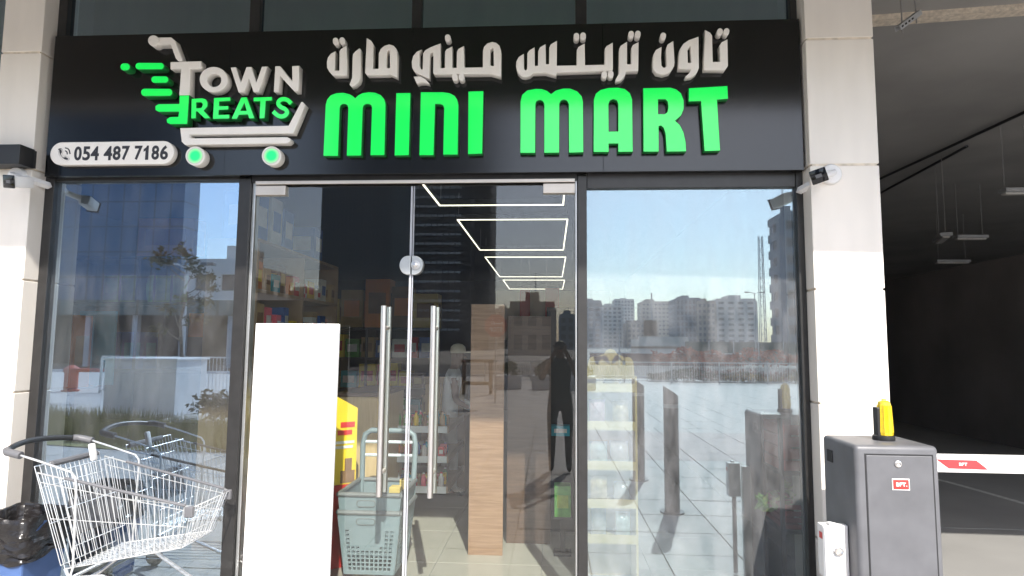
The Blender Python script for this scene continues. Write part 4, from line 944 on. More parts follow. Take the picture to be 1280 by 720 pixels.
# back of the shop: white bulkhead and red banners
bk = thing('bulkhead', (-0.3, 8.2, 0), 'pale bulkhead and dark opening at the back of the shop', 'partition')
part('bulkhead_panel', box(-1.1, 1.2, 8.60, 8.70, 1.75, 2.75), M['white_paint'], bk); part('side_leg', box(-1.4, -1.1, 8.55, 8.75, 0, 2.75), M['shop_wall'], bk); part('side_leg', box(1.2, 1.5, 8.55, 8.75, 0, 2.75), M['shop_wall'], bk)
for (x, y, w_, z0, z1, lb) in ((-0.42, 6.2, 0.17, 2.0, 2.55, 'narrow red banner hanging left at the back of the shop'), (0.03, 6.6, 0.24, 2.1, 2.62, 'wider red banner hanging right at the back of the shop')):
    bn_ = thing('hanging_banner', (x, y, z1), lb, 'banner'); part('banner_cloth', box(x-w_/2, x+w_/2, y, y+0.006, z0, z1), M['red'], bn_)
    for s in (-1, 1): rod('banner_wire', (x+s*w_*0.4, y+0.003, z1), (x+s*w_*0.4, y+0.003, 3.3), 0.002, M['conduit'], bn_)
solo('price_note', MB().box(-0.02, 0.02, 0, 0.003, -0.06, 0.06, Matrix.Translation((-0.69, 1.8, 1.42)) @ Matrix.Rotation(rad(8), 4, 'Y') @ Matrix.Diagonal((1.6, 1, 1.6, 1))).box(-0.70, -0.68, 1.803, 1.81, 0.0, 1.36), [M['paper_yellow']], 'yellow paper note beside the pale oak panel', 'note')

# the man inside
def body_mesh(joints, edges, mats, pick):
    me = bpy.data.meshes.new('body'); me.from_pydata([j[0] for j in joints], edges, [])
    o = bpy.data.objects.new('body', me); COL.objects.link(o)
    sk = o.modifiers.new('skin', 'SKIN'); sk.use_smooth_shade = True
    sub = o.modifiers.new('sub', 'SUBSURF'); sub.levels = 2; sub.render_levels = 2
    for v, j in zip(me.skin_vertices[0].data, joints):
        r = j[1]; v.radius = r if isinstance(r, tuple) else (r, r)
    me.skin_vertices[0].data[0].use_root = True
    dg = bpy.context.evaluated_depsgraph_get(); dg.update()
    out = bpy.data.meshes.new_from_object(o.evaluated_get(dg)); bpy.data.objects.remove(o); bpy.data.meshes.remove(me)
    out.materials.clear()
    for m in mats: out.materials.append(m)
    for p in out.polygons: p.material_index = pick(p.center); p.use_smooth = True
    return out
def hand(joints, edges, wrist, palm, d, side, sc=1.0):
    """palm with five curled fingers of unequal length, growing from joint index wrist"""
    W = Vector(joints[wrist][0]); d = Vector(d).normalized(); sdv = Vector(side).normalized(); n = d.cross(sdv)
    joints.append((tuple(W + d*0.05*sc), (0.038*sc, 0.016*sc))); pi = len(joints)-1; edges.append((wrist, pi))
    joints.append((tuple(W + d*0.085*sc), (0.040*sc, 0.015*sc))); pk = len(joints)-1; edges.append((pi, pk))
    for k, (off, L) in enumerate(((-0.030, 0.060), (-0.010, 0.075), (0.011, 0.070), (0.031, 0.055))):
        p = W + d*0.095*sc + sdv*off*sc; prev = pk
        for t, cu in ((0.35, 0.05), (0.7, 0.2), (1.0, 0.45)):
            joints.append((tuple(p + d*L*t*sc*(1-cu*0.3) + n*L*cu*sc), 0.0085*sc)); edges.append((prev, len(joints)-1)); prev = len(joints)-1
    prev = pi
    for t in (0.5, 1.0):
        joints.append((tuple(W + d*(0.04 + 0.035*t)*sc - sdv*(0.035 + 0.03*t)*sc + n*0.012*t*sc), 0.010*sc)); edges.append((prev, len(joints)-1)); prev = len(joints)-1
def person(x, y, yaw, H, pose, mats, pick, label, lean=0.0):
    s = H/1.75
    t = thing('person', (x, y, 0), label, 'person')
    R = Matrix.Translation((x, y, 0)) @ Matrix.Rotation(yaw, 4, 'Z') @ Matrix.Diagonal((s, s, s, 1))
    L = lambda a, b, c: tuple(R @ Vector((a, b + max(0, c-0.95)*lean, c)))
    J = [(L(0,0,0.95), (0.155*s, 0.115*s)), (L(0,0.01,1.10), (0.145*s, 0.105*s)), (L(0,0.01,1.28), (0.165*s, 0.115*s)), (L(0,0,1.42), (0.135*s, 0.085*s)), (L(0,-0.005,1.50), 0.055*s), (L(0,-0.02,1.57), (0.072*s, 0.078*s)), (L(0,-0.025,1.66), (0.076*s, 0.092*s)), (L(0,-0.02,1.73), (0.062*s, 0.072*s))]
    Ed = [(0,1),(1,2),(2,3),(3,4),(4,5),(5,6),(6,7)]
    for sg in (-1, 1):
        b = len(J); st = pose.get('step', 0)*sg
        J += [(L(sg*0.095,0,0.86), 0.092*s), (L(sg*0.11,-0.02+st*0.5,0.50), 0.062*s), (L(sg*0.115,0.01+st,0.10), 0.042*s), (L(sg*0.12,-0.13+st,0.035), (0.042*s, 0.030*s))]
        Ed += [(0,b),(b,b+1),(b+1,b+2),(b+2,b+3)]
        b = len(J); sh, el, wr = pose['arm'][0 if sg < 0 else 1]
        J += [(L(*sh), 0.060*s), (L(*el), 0.043*s), (L(*wr), 0.030*s)]
        Ed += [(3,b),(b,b+1),(b+1,b+2)]
        d = Vector(L(*wr)) - Vector(L(*el)); hand(J, Ed, b+2, None, d, R.to_3x3() @ Vector((sg*0.5, 0.8, 0.1)), s)
    put('body', body_mesh(J, Ed, mats, lambda c: pick((R.inverted() @ c))), t)
    # face: eyes, nose, mouth, ears as small features on the head (faces local -y)
    f = MB()
    hx = lambda a, b, c: L(a, b, c)
    f.lathe([(0.016*s, 0), (0.010*s, 0.02*s)], hx(0, -0.115, 1.62), 8)
    part('nose', f, mats[0], t, smooth=True)
    for sg in (-1, 1):
        part('eye', MB().lathe([(0.004*s, -0.006*s), (0.010*s, 0), (0.004*s, 0.006*s)], hx(sg*0.030, -0.108, 1.655), 8), M['hair'], t, smooth=True)
        part('ear', MB().lathe([(0.008*s, -0.025*s), (0.018*s, 0), (0.008*s, 0.025*s)], hx(sg*0.080, -0.01, 1.645), 8), mats[0], t, smooth=True)
    part('mouth', MB().tube([hx(-0.022, -0.104, 1.585), hx(0, -0.109, 1.583), hx(0.022, -0.104, 1.585)], 0.004*s, 6), M['badge_red'], t, smooth=True)
    return t, L, s
p1, L1, s1 = person(-1.12, 2.98, rad(100), 1.62, {'step': 0.07, 'arm': [((-0.20,0,1.40), (-0.235,-0.05,1.13), (-0.20,-0.26,1.02)), ((0.20,0,1.40), (0.235,-0.05,1.13), (0.20,-0.26,1.05))]},
    [M['skin'], M['cloth_white'], M['cloth_grey'], M['hair']], lambda c: 3 if c.z < 0.07 else (2 if c.z < 0.97 else (1 if c.z < 1.49 and abs(c.x) < 0.235 else 0)), 'person in a cream cap and pale grey trousers standing inside the shop', lean=-0.10)
cap = MB().lathe([(0.092*s1, 0), (0.096*s1, 0.03*s1), (0.088*s1, 0.075*s1), (0.055*s1, 0.105*s1), (0.01*s1, 0.115*s1)], L1(0, -0.02, 1.68), 20)
part('cap', cap, M['cloth_cream'], p1, smooth=True)
pk_ = MB().prism([(-0.075*s1, -0.006), (0.075*s1, -0.006), (0.075*s1, 0.006), (-0.075*s1, 0.006)], 0.10*s1, 0)
Rm = Matrix.Translation(L1(0, -0.02, 1.69)) @ Matrix.Rotation(rad(100), 4, 'Z') @ Matrix.Translation((0, -0.17*s1, 0))
pk_.v = [tuple(Rm @ Vector(v)) for v in pk_.v]; part('cap_peak', pk_, M['cloth_cream'], p1, bevel=0.004)
# the photographer behind the camera, mirrored faintly in the glass
p2, L2, s2 = person(0.13, -4.42, math.pi, 1.74, {'step': 0.02, 'arm': [((-0.21,0,1.42), (-0.25,-0.12,1.20), (-0.10,-0.26,1.52)), ((0.21,0,1.42), (0.25,-0.12,1.20), (0.10,-0.26,1.52))]},
    [M['skin'], M['cloth_dark'], M['cloth_navy'], M['hair']], lambda c: 3 if (c.z < 0.07 or (c.z > 1.68)) else (2 if c.z < 0.97 else (1 if c.z < 1.49 and not (c.y < -0.16) else 0)), 'person in dark clothes taking the photograph, mirrored in the shop door')
part('phone', MB().box(0.06, 0.20, -4.155, -4.147, 1.60, 1.68), M['plastic_black'], p2, bevel=0.003)

# ------------------------------------------------------------------ behind the right window: yellow stand, crates, greens
st = thing('snack_stand', (0.42, 0.55, 0), 'pale yellow card stand with scalloped header in the right window', 'display stand')
part('side_panel', box(0.585, 0.600, 0.42, 0.72, 0.0, 1.44), M['cream_card'], st); part('side_panel', box(0.235, 0.250, 0.42, 0.72, 0.0, 1.44), M['cream_card'], st)
part('back_panel', box(0.2505, 0.5845, 0.715, 0.725, 0.0, 1.44), M['cream_card'], st)
for z in (0.34, 0.575, 0.83, 1.10, 1.36): part('shelf_tray', MB().box(0.251, 0.584, 0.42, 0.714, z-0.02, z-0.012).box(0.251, 0.584, 0.412, 0.419, z-0.03, z+0.030), M['cream_card'], st)
hd = []
for (cx_, r0) in ((0.30, 0.055), (0.365, 0.07), (0.42, 0.08), (0.475, 0.07), (0.54, 0.055)):
    for k in range(7): t = math.pi*(1 - k/6); hd.append((cx_ + r0*0.7*math.cos(t), 1.50 + (0.05 if abs(cx_-0.42) < 0.03 else 0.02) + r0*math.sin(t)))
part('header', MB().prism([(0.25, 1.42)] + hd + [(0.585, 1.42)], 0.012, 0.415), M['cream_card'], st)
for bi, z in enumerate((0.34, 0.575, 0.83, 1.10)):
    for k, x in enumerate((0.335, 0.495)):
        packet(x + rp.uniform(-0.012, 0.012), 0.50 + rp.uniform(0, 0.05), z-0.008, rp.uniform(0.10, 0.145), rp.uniform(0.13, 0.19), M[rp.choice(['film', 'film_pink', 'film_amber', 'film_green'])], f'crinkled snack packet, {ORD[k]} from left on the {BRD[bi]} tray of the pale yellow stand', 'snack packets on the yellow stand')
for k, x in enumerate((0.30, 0.42, 0.53)): solo('snack_tub', MB().prism([(x-0.045, 1.36), (x+0.03, 1.34), (x+0.03, 1.42), (x-0.03, 1.46)], 0.10, 0.47), [M['cream_card']], ('left', 'middle', 'right')[k] + ' yellow folded carton on the top tray of the pale yellow stand', 'carton', 'cartons on the yellow stand', bevel=0.003)
cr = thing('produce_rack', (1.62, 0.33, 0), 'dark produce rack holding red crates at the right end of the window', 'rack')
for x in (1.47, 1.80): 
    for y in (0.16, 0.50): part('rack_post', box(x-0.012, x+0.012, y-0.012, y+0.012, 0, 1.2), M['shelf_black'], cr)
for z in (0.10, 0.50, 0.86): part('rack_shelf', box(1.458, 1.812, 0.148, 0.512, z-0.02, z), M['shelf_black'], cr)
def crate(x, y, z, w, d, h, m, label, group=None):
    t = thing('crate', (x, y, z), label, 'crate', group)
    for k in range(4):
        z0 = z + 0.004 + k*(h/4); part('slat', box(x-w/2, x+w/2, y-d/2, y-d/2+0.010, z0, z0+h/4-0.012), m, t); part('slat', box(x-w/2, x+w/2, y+d/2-0.010, y+d/2, z0, z0+h/4-0.012), m, t)
        part('slat', box(x-w/2, x-w/2+0.010, y-d/2+0.011, y+d/2-0.011, z0, z0+h/4-0.012), m, t); part('slat', box(x+w/2-0.010, x+w/2, y-d/2+0.011, y+d/2-0.011, z0, z0+h/4-0.012), m, t)
    part('crate_floor', box(x-w/2+0.011, x+w/2-0.011, y-d/2+0.011, y+d/2-0.011, z+0.003, z+0.013), m, t)
    return t
crate(1.635, 0.33, 0.862, 0.32, 0.34, 0.30, M['crate_red'], 'dark red slatted crate topmost on the produce rack')
crate(1.635, 0.33, 0.502, 0.32, 0.34, 0.16, M['crate_red'], 'dark red slatted crate of greens on the middle of the rack')
for k in range(40):
    a = rp.uniform(0, 6.28); x, y, z = 1.61+rp.uniform(-0.13, 0.13), 0.30+rp.uniform(-0.13, 0.10), 0.62+rp.uniform(0, 0.16)
    if k > 22: x, y, z = 1.42+rp.uniform(-0.06, 0.08), 0.30+rp.uniform(-0.06, 0.06), 0.60+rp.uniform(-0.02, 0.10)
    lf = MB(); dv = Vector((math.cos(a), math.sin(a)*0.5, rp.uniform(0.2, 0.9))).normalized()*rp.uniform(0.06, 0.11); nv = dv.cross(Vector((0.3, 1, 0.2))).normalized()*0.018; c = Vector((x, y, z))
    lf.add([c-dv*0.5, c-nv, c+dv*0.5, c+nv, c+Vector((0, -0.012, 0.006))], [(0,1,4),(1,2,4),(2,3,4),(3,0,4)])
    solo('leaf_bunch', lf, [M['leaf_veg'] if k % 3 else M['lime']], 'leafy green vegetable in the right window', 'vegetable', 'leafy vegetables in the right window')
# ------------------------------------------------------------------ behind the left window
shelf_unit('window_shelving', -4.55, -3.10, 1.55, 1.95, [0.5, 0.95, 1.40, 2.02, 2.45], 'dark shelving with green packets behind the left window', M['shelf_black'], None)
for k in range(5):
    packet(-4.18 + k*0.17, 1.68, 2.022, 0.15, 0.26, M['lime'] if k % 2 else M['green'], ('lime' if k % 2 else 'green') + f' packet, {ORD[k]} from the left in the row behind the left window', 'green packets behind the left window')
carton(-3.62, 1.70, 2.455, 0.55, 0.2, 0.36, M['orange'], M['crate_red'], 'large orange red carton above the green packets', None)
for k, x in enumerate((-4.35, -4.1, -3.85)): carton(x, 1.66, 1.402, 0.22, 0.2, 0.34, M['blue'], M['teal'], ('left', 'middle', 'right')[k] + ' dark blue carton under the green packets', 'dark cartons behind the left window')
tp_ = solo('teal_poster', MB().box(-3.86, -3.55, 0.90, 0.92, 1.30, 1.90).box(-3.72, -3.70, 0.921, 0.94, 0, 1.85), [M['teal']], 'teal poster on a stand behind the left window', 'poster')
carton(-3.72, 0.60, 1.30, 0.26, 0.2, 0.55, M['orange'], M['tan'], 'tan and orange carton at the left edge of the left window', None)
solo('side_table', MB().box(-3.9, -3.5, 0.45, 0.78, 1.26, 1.298).box(-3.88, -3.84, 0.47, 0.76, 0, 1.259).box(-3.56, -3.52, 0.47, 0.76, 0, 1.259), [M['shelf_black']], 'dark side table under the tan and orange carton', 'table', bevel=0.003)
packet(-3.24, 1.60, 1.70, 0.22, 0.22, M['orange'], 'bright orange packet hanging behind the left window', None)
solo('packet_hook', MB().box(-3.13, -3.11, 1.59, 1.61, 0, 1.95).box(-3.24, -3.13, 1.595, 1.605, 1.925, 1.935), [M['shelf_black']], 'thin black hook stand holding the bright orange packet', 'stand')

# ------------------------------------------------------------------ parking entrance
pk = thing('parking_entrance', (5.2, 6, 0), 'dark parking entrance with high painted ceiling beside the shop', 'building')
part('ceiling_slab', box(1.998, 40, 0.31, 60, 5.0, 5.3), M['concrete_dark'], pk)
part('side_wall', box(7.82, 8.05, 4.6, 40, 0, 3.22), M['parking_wall'], pk); part('back_wall', box(1.998, 40, 30, 30.2, 0, 5.0), M['parking_wall'], pk); part('outer_wall', box(26, 26.2, 12, 30, 0, 5.0), M['parking_wall'], pk)
part('ceiling_joint', MB().add([(1.998,2.37,4.94),(14,1.04,4.94),(14,1.18,4.94),(1.998,2.51,4.94),(1.998,2.37,4.999),(14,1.04,4.999),(14,1.18,4.999),(1.998,2.51,4.999)], [(0,3,2,1),(4,5,6,7),(0,1,5,4),(1,2,6,5),(2,3,7,6),(3,0,4,7)]), M['sealant'], pk)
for z, y0, h in ((4.70, 11, 0.32), (4.28, 11.6, 0.16), (4.45, 15, 0.5)):
    part('duct', box(1.998, 7.4, y0, y0+0.5, z-h, z), M['duct'], pk)
for pth in ([(6.66, 4.0, 4.95), (6.62, 4.7, 4.95), (6.44, 8.3, 4.95), (6.40, 10.9, 4.95)], [(6.80, 6.4, 4.95), (6.87, 7.3, 4.95), (7.03, 9.5, 4.95), (7.05, 10.9, 4.95)]):
    part('ceiling_pipe', MB().tube(pth, 0.024, 10), M['plastic_black'], pk, smooth=True)
part('pipe_bend', MB().tube([(6.61, 4.72, 4.93), (6.60, 4.62, 4.86), (6.66, 4.60, 4.72), (6.80, 4.60, 4.62), (7.0, 4.6, 4.60)], 0.022, 10), M['plastic_black'], pk, smooth=True)
def tray_light(x, y, z, L, label, rot=0.0):
    t = thing('hanging_light', (x, y, z), label, 'hanging light', 'hung batten lights in the parking entrance'); t.rotation_euler = (0, 0, rot)
    part('light_body', box(x-L/2, x+L/2, y-0.09, y+0.09, z, z+0.06), M['pole_grey'], t, bevel=0.006); part('light_lens', box(x-L/2+0.02, x+L/2-0.02, y-0.05, y+0.05, z-0.03, z-0.001), M['white_print'], t, bevel=0.008)
    for s in (-1, 1): rod('drop_rod', (x+s*L*0.4, y, z+0.05), (x+s*L*0.4, y, 4.99), 0.0055, M['conduit'], t)
for (px, py, Y, L, lb) in ((1178, 299, 7.3, 0.75, 'nearest hung batten light beside the right column'), (1213, 298, 9.0, 0.6, 'long hung batten light behind the nearest one'), (1270, 241, 5.5, 0.4, 'hung batten light at the right edge of the photo'), (1190, 328, 12.0, 0.8, 'farthest low hung batten light in the parking entrance')):
    P = at(px, py, Y); tray_light(P.x, Y, P.z, L, lb, rad(68) if Y == 7.3 else 0.0)
sr = thing('strut_channel', (2.86, 1.0, 4.2), 'slotted steel strut hung on two rods near the parking ceiling', 'strut')
A_, B_ = Vector(at(1122, 36, 0.92)), Vector(at(1149, 16, 1.15))
dv = (B_-A_); q = dv.to_track_quat('X', 'Z').to_matrix().to_4x4(); mt_ = Matrix.Translation(A_) @ q
cm = part('channel', MB().box(0, dv.length, -0.02, -0.016, -0.02, 0.02, mt_).box(0, dv.length, 0.016, 0.02, -0.02, 0.02, mt_).box(0, dv.length, -0.0155, 0.0155, 0.016, 0.02, mt_), M['galv'], sr)
for k in range(4): part('slot', MB().box(0.03+k*0.07, 0.065+k*0.07, -0.0215, -0.0195, -0.007, 0.007, mt_), M['gap'], cm)
for t in (0.2, 0.85):
    p = A_.lerp(B_, t); rod('threaded_rod', p - Vector((0, 0, 0.07)), (p.x, p.y, 4.99), 0.006, M['conduit'], sr)

# ------------------------------------------------------------------ the street behind the viewer (seen mirrored in the glass)
def bollard(x, y, label):
    t = thing('bollard', (x, y, 0), label, 'bollard', 'black bollards in a row across the pavement')
    b = MB(); n = 20; vs = []; 
    for k in range(n): a = 2*math.pi*k/n; vs.append((x+0.075*math.cos(a), y+0.075*math.sin(a), 0))
    for k in range(n): a = 2*math.pi*k/n; vs.append((x+0.075*math.cos(a), y+0.075*math.sin(a), 1.20 - 0.05*math.cos(a)))
    b.add(vs, [tuple(range(n))[::-1], tuple(range(n, 2*n))] + [(k, (k+1) % n, n+(k+1) % n, n+k) for k in range(n)])
    part('post', b, M['bollard'], t, smooth=True)
    part('band', MB().lathe([(0.0765, 1.03), (0.0765, 1.07)], (x, y, 0), 20), M['band'], t, smooth=True); part('base_plate', MB().lathe([(0.12, 0.0), (0.12, 0.012)], (x, y, 0), 20), M['bollard'], t)
bollard(1.22, -2.5, 'black bollard nearest the right window'); bollard(1.10, -4.0, 'second black bollard from the right window'); 
def foliage(c, rx, ry, rz, n, size, rnd, shell=0.55):
    b = MB()
    cl = [(Vector((rnd.uniform(-1, 1), rnd.uniform(-1, 1), rnd.uniform(-1, 1)))) for _ in range(max(3, n//40))]
    for i in range(n):
        k = cl[i % len(cl)]; p = k*shell + Vector((rnd.gauss(0, 0.25), rnd.gauss(0, 0.25), rnd.gauss(0, 0.25)))
        P = Vector(c) + Vector((p.x*rx, p.y*ry, p.z*rz)); u = Vector((rnd.uniform(-1, 1), rnd.uniform(-1, 1), rnd.uniform(-1, 1))).normalized(); v = u.orthogonal().normalized(); s = size*rnd.uniform(0.6, 1.3)
        b.add([P-u*s, P+v*s*0.45, P+u*s, P-v*s*0.45], [(0,1,2,3)])
    return b
rf = random.Random(5)
def strip_leaves(x0, x1, y, dy, z0, z1, n, size, rnd):
    b = MB()
    for i in range(n):
        x = rnd.uniform(x0, x1); h = 0.75 + 0.25*math.sin(x*1.7) * math.sin(x*0.61+1); P = Vector((x, y + rnd.uniform(-dy, dy), z0 + (z1-z0)*h*rnd.random()**0.7))
        u = Vector((rnd.uniform(-1, 1), rnd.uniform(-1, 1), rnd.uniform(-0.3, 1))).normalized(); v = u.orthogonal().normalized(); s = size*rnd.uniform(0.6, 1.4)
        b.add([P-u*s, P+v*s*0.45, P+u*s, P-v*s*0.45], [(0,1,2,3)])
    return b
# railing along the pavement edge
def railing(x0, x1, y, z0, z1, step, label, group=None):
    t = thing('railing', ((x0+x1)/2, y, 0), label, 'railing')
    part('top_rail', box(x0, x1, y-0.025, y+0.025, z1-0.05, z1), M['galv'], t); part('bottom_rail', box(x0, x1, y-0.02, y+0.02, z0+0.08, z0+0.11), M['galv'], t)
    n = int((x1-x0)/2.0)
    for k in range(n+1): x = x0 + (x1-x0)*k/n; part('railing_post', box(x-0.03, x+0.03, y-0.028, y+0.028, z0, z1-0.051), M['galv'], t)
    b = MB(); k = x0+step
    while k < x1: b.box(k-0.008, k+0.008, y-0.008, y+0.008, z0+0.11, z1-0.05); k += step
    part('balusters', b, M['galv'], t, kind='stuff')
railing(-3, 16, -24.7, 0.0, 0.95, 0.11, 'long galvanised railing along the pavement edge, mirrored in the right window')
hg = part('hedge_planting', strip_leaves(4.6, 17, -26.0, 0.35, 0.0, 0.62, 5200, 0.07, rf), M['hedge'], kind='stuff')
part('flower_planting', strip_leaves(6.5, 17, -25.8, 0.3, 0.1, 0.80, 1500, 0.06, rf), M['flower'], kind='stuff'); part('yellow_planting', strip_leaves(8, 17, -25.6, 0.3, 0.05, 0.5, 900, 0.06, rf), M['flower_yellow'], kind='stuff')
part('far_flowers', strip_leaves(9, 24, -52.5, 0.8, 0.0, 1.7, 1700, 0.16, rf), M['bloom'], kind='stuff')
# stop sign
ss = thing('stop_sign', (-1.57, -14.0, 0), 'red octagonal stop sign on a grey pole, mirrored in the door', 'stop sign')
oc = [(-1.57 + 0.345*math.cos(rad(22.5+45*k)), 2.20 + 0.345*math.sin(rad(22.5+45*k))) for k in range(8)]
part('sign_plate', MB().prism(oc, 0.006, -13.95), M['sign_red'], ss)
def back_text(body, x0, x1, z0, z1, y, par):       # faces the shop (+y side)
    me = text_mesh(body, -(x1-x0)/2, (x1-x0)/2, z0, z1, 0, 0.004, 0.02); me.transform(Matrix.Translation(((x0+x1)/2, y, 0)) @ Matrix.Rotation(math.pi, 4, 'Z')); me.materials.append(M['plastic_white']); put('lettering', me, par)
back_text('STOP', -1.76, -1.38, 2.03, 2.16, -13.939, ss)
ar = MB(); 
for pts in ([(-0.16, 2.26), (-0.06, 2.26), (0.04, 2.26)], [(0.04, 2.26), (0.07, 2.32), (0.12, 2.32), (0.12, 2.25), (0.04, 2.26)], [(-0.16, 2.26), (-0.18, 2.31)], [(0.09, 2.37), (0.10, 2.38)], [(-0.11, 2.35), (-0.10, 2.36)]):
    ar.tube([(-1.57 - p[0], -13.941, p[1]) for p in pts], 0.014, 6)
part('arabic_lettering', ar, M['plastic_white'], ss); part('sign_pole', MB().lathe([(0.03, 0), (0.03, 2.5)], (-1.57, -13.99, 0), 12), M['pole_grey'], ss, smooth=True)
# low white planters by the railing, mirrored in the door
for k, x in enumerate((-1.6, -0.2, 1.2)):
    t = thing('planter_box', (x, -20, 0), ('left', 'middle', 'right')[k] + ' white planter box with a shrub, mirrored low in the door', 'planter', 'white planter boxes along the pavement')
    part('planter_body', box(x-0.5, x+0.5, -20.4, -19.6, 0, 0.5), M['planter'], t, bevel=0.02); part('planter_shrub', foliage((x, -20, 0.72), 0.45, 0.35, 0.28, 260, 0.10, rf), M['hedge'], t)
fr_ = thing('timber_frame', (-2.4, -17, 0), 'brown timber frame standing on the pavement, mirrored in the door', 'timber frame')
part('post', box(-2.05, -1.93, -17.05, -16.95, 0, 1.05), M['wood_post'], fr_); part('post', box(-2.95, -2.83, -17.05, -16.95, 0, 1.05), M['wood_post'], fr_); part('beam', box(-3.0, -1.9, -17.06, -16.94, 1.051, 1.16), M['wood_post'], fr_); part('beam', box(-2.82, -2.06, -17.04, -16.96, 0.3, 0.42), M['wood_post'], fr_)
# buildings
def building(name, px0, px1, ptop, Y, m, label, depth=18, fl=3.3, bay=3.2, band=0.45, pier=True, roof=True, group=None, step=None):
    Y = Y*2.0 if Y > 130 else Y; depth = depth*1.4 if Y > 130 else depth
    a = at(px0, ptop, Y); b = at(px1, ptop, Y); x0, x1, H = a.x, b.x, a.z; y1 = -Y; y0 = y1 - depth
    t = thing(name, ((x0+x1)/2, (y0+y1)/2, -0.3), label, 'building', group)
    part('glazing', box(x0, x1, y0, y1, -0.3, H-0.6), M['far_glass'], t)
    sp = MB(); n = max(2, int(H/fl))
    for k in range(n+1):
        z = k*H/n; sp.box(x0-0.25, x1+0.25, y0-0.25, y1+0.35, z-fl*band/2-0.2, min(z+fl*band/2, H+0.6))
    part('spandrels', sp, m, t, kind='stuff')
    if pier:
        pb = MB(); nb = max(2, int((x1-x0)/bay))
        for k in range(nb+1): x = x0 + (x1-x0)*k/nb; pb.box(x-bay*0.22, x+bay*0.22, y1-0.1, y1+0.30, -0.3, H-0.4)
        nd = max(2, int(depth/bay))
        for k in range(nd): y = y0 + depth*(k+0.45)/nd; pb.box(x0-0.2, x1+0.2, y-bay*0.2, y+bay*0.2, -0.3, H-0.4)
        part('piers', pb, m, t, kind='stuff')
    if roof:
        cx = x0 + (x1-x0)*rf.uniform(0.3, 0.6); w_ = (x1-x0)*0.16
        part('roof_house', box(cx-w_, cx+w_, y0+4, y1-4, H+0.5, H+rf.uniform(2.2, 3.6)), m, t); part('parapet', box(x0-0.2, x1+0.2, y1-0.1, y1+0.38, H+0.2, H+1.0), m, t)
        rod('roof_mast', (cx+w_*0.5, y1-6, H+2), (cx+w_*0.5, y1-6, H+rf.uniform(5, 9)), 0.12, M['pole_grey'], t)
    return t
building('apartment_block', 726, 751, 377, 220, M['blue_wall'], 'blue grey block at the left end of the skyline in the right window', bay=4)
building('apartment_block', 748, 777, 383, 250, M['pale_wall'], 'pale gridded block beside the blue grey one in the skyline')
building('apartment_block', 768, 792, 375, 320, M['pale_wall'], 'taller pale block behind the gridded one in the skyline')
building('apartment_block', 784, 806, 404, 235, M['tan_wall'], 'low tan block in the skyline')
building('apartment_block', 802, 837, 378, 260, M['beige_wall'], 'square beige block standing alone in the middle of the skyline', band=0.55)
building('apartment_block', 836, 848, 406, 300, M['blue_wall'], 'small low blue block in the skyline gap')
building('office_block', 845, 875, 374, 200, M['blue_wall'], 'dark blue grey office block in the skyline', bay=2.4, band=0.3)
building('office_block', 872, 894, 378, 198, M['tan_wall'], 'tan block joined to the dark blue grey office', bay=2.6)
building('apartment_block', 895, 944, 375, 210, M['pale_wall'], 'wide pale block with dark bands at the right of the skyline', bay=6, band=0.55)
building('apartment_block', 700, 727, 395, 150, M['blue_wall'], 'dark low block behind the right end of the door reflection')
building('tower_block', 977, 1012, 270, 120, M['blue_wall'], 'tall blue grey tower at the right edge of the right window', depth=7, bay=3.0)
building('office_block', 639, 692, 383, 120, M['tan_wall'], 'brown office block low in the door reflection', bay=2.6)
building('apartment_block', 612, 641, 388, 160, M['beige_wall'], 'beige low block left of the brown office in the door reflection')
building('low_building', 800, 858, 429, 90, M['pale_wall'], 'low white building in front of the skyline', depth=8, pier=False, fl=2.6)
building('far_house', 240, 304, 334, 70, M['pale_wall'], 'pale low block beyond the tree in the left window', depth=14, bay=3.2, fl=3.2)
building('apartment_block', 352, 404, 366, 150, M['tan_wall'], 'low tan block beside the dark tower', depth=14)
# towers
def tower(name, x0, x1, y1, depth, H, m, label):
    t = thing(name, ((x0+x1)/2, y1-depth/2, -0.3), label, 'tower'); part('curtain_wall', box(x0, x1, y1-depth, y1, -0.3, H), m, t); part('roof_crown', box(x0+1, x1-1, y1-depth+1, y1-1, H, H+4), M['hotel_wall'], t); return t
a = at(403, 228, 240); b = at(491, 228, 240); tower('glass_tower', a.x, b.x, -240, 40, 150, M['tower_dark'], 'dark glass tower mirrored in the left door leaf')
a = at(490, 228, 236); b = at(516, 228, 236); tower('glass_tower', a.x+0.3, b.x, -236, 30, 150, M['tower_teal'], 'narrow teal glass tower beside the dark glass one')
a = at(515.5, 228, 205); b = at(590, 228, 205); c = at(613, 228, 215)
ht = thing('hotel_tower', ((a.x+c.x)/2, -220, -0.3), 'tall dark hotel tower with rows of pale window sills, mirrored in the right door leaf', 'tower')
part('tower_core', box(a.x, b.x, -235, -205, -0.3, 130), M['hotel_wall'], ht); part('tower_wing', box(b.x+0.01, c.x, -240, -215, -0.3, 130), M['hotel_wall'], ht)
wi = MB(); si = MB(); ba = MB(); nf = 38; wd = (b.x-a.x-4)/8
for f in range(nf):
    z = 6 + f*3.25
    for k in range(8):
        x = a.x + 0.8 + k*wd; wi.box(x, x+wd*0.8, -205.0, -204.85, z+1.1, z+2.6); si.box(x, x+wd*0.84, -205.0, -204.6, z+0.25, z+1.0)
    ba.box(b.x+0.5, c.x-1.2, -215.1, -213.6, z, z+0.3); ba.box(b.x+0.5, c.x-1.2, -213.75, -213.6, z+0.3, z+1.2); ba.box(c.x-1.0, c.x+0.9, -218, -214.5, z+0.4, z+0.8)
part('windows', wi, M['far_glass'], ht, kind='stuff'); part('window_sills', si, M['hotel_sill'], ht, kind='stuff'); part('balconies', ba, M['hotel_wall'], ht, kind='stuff')
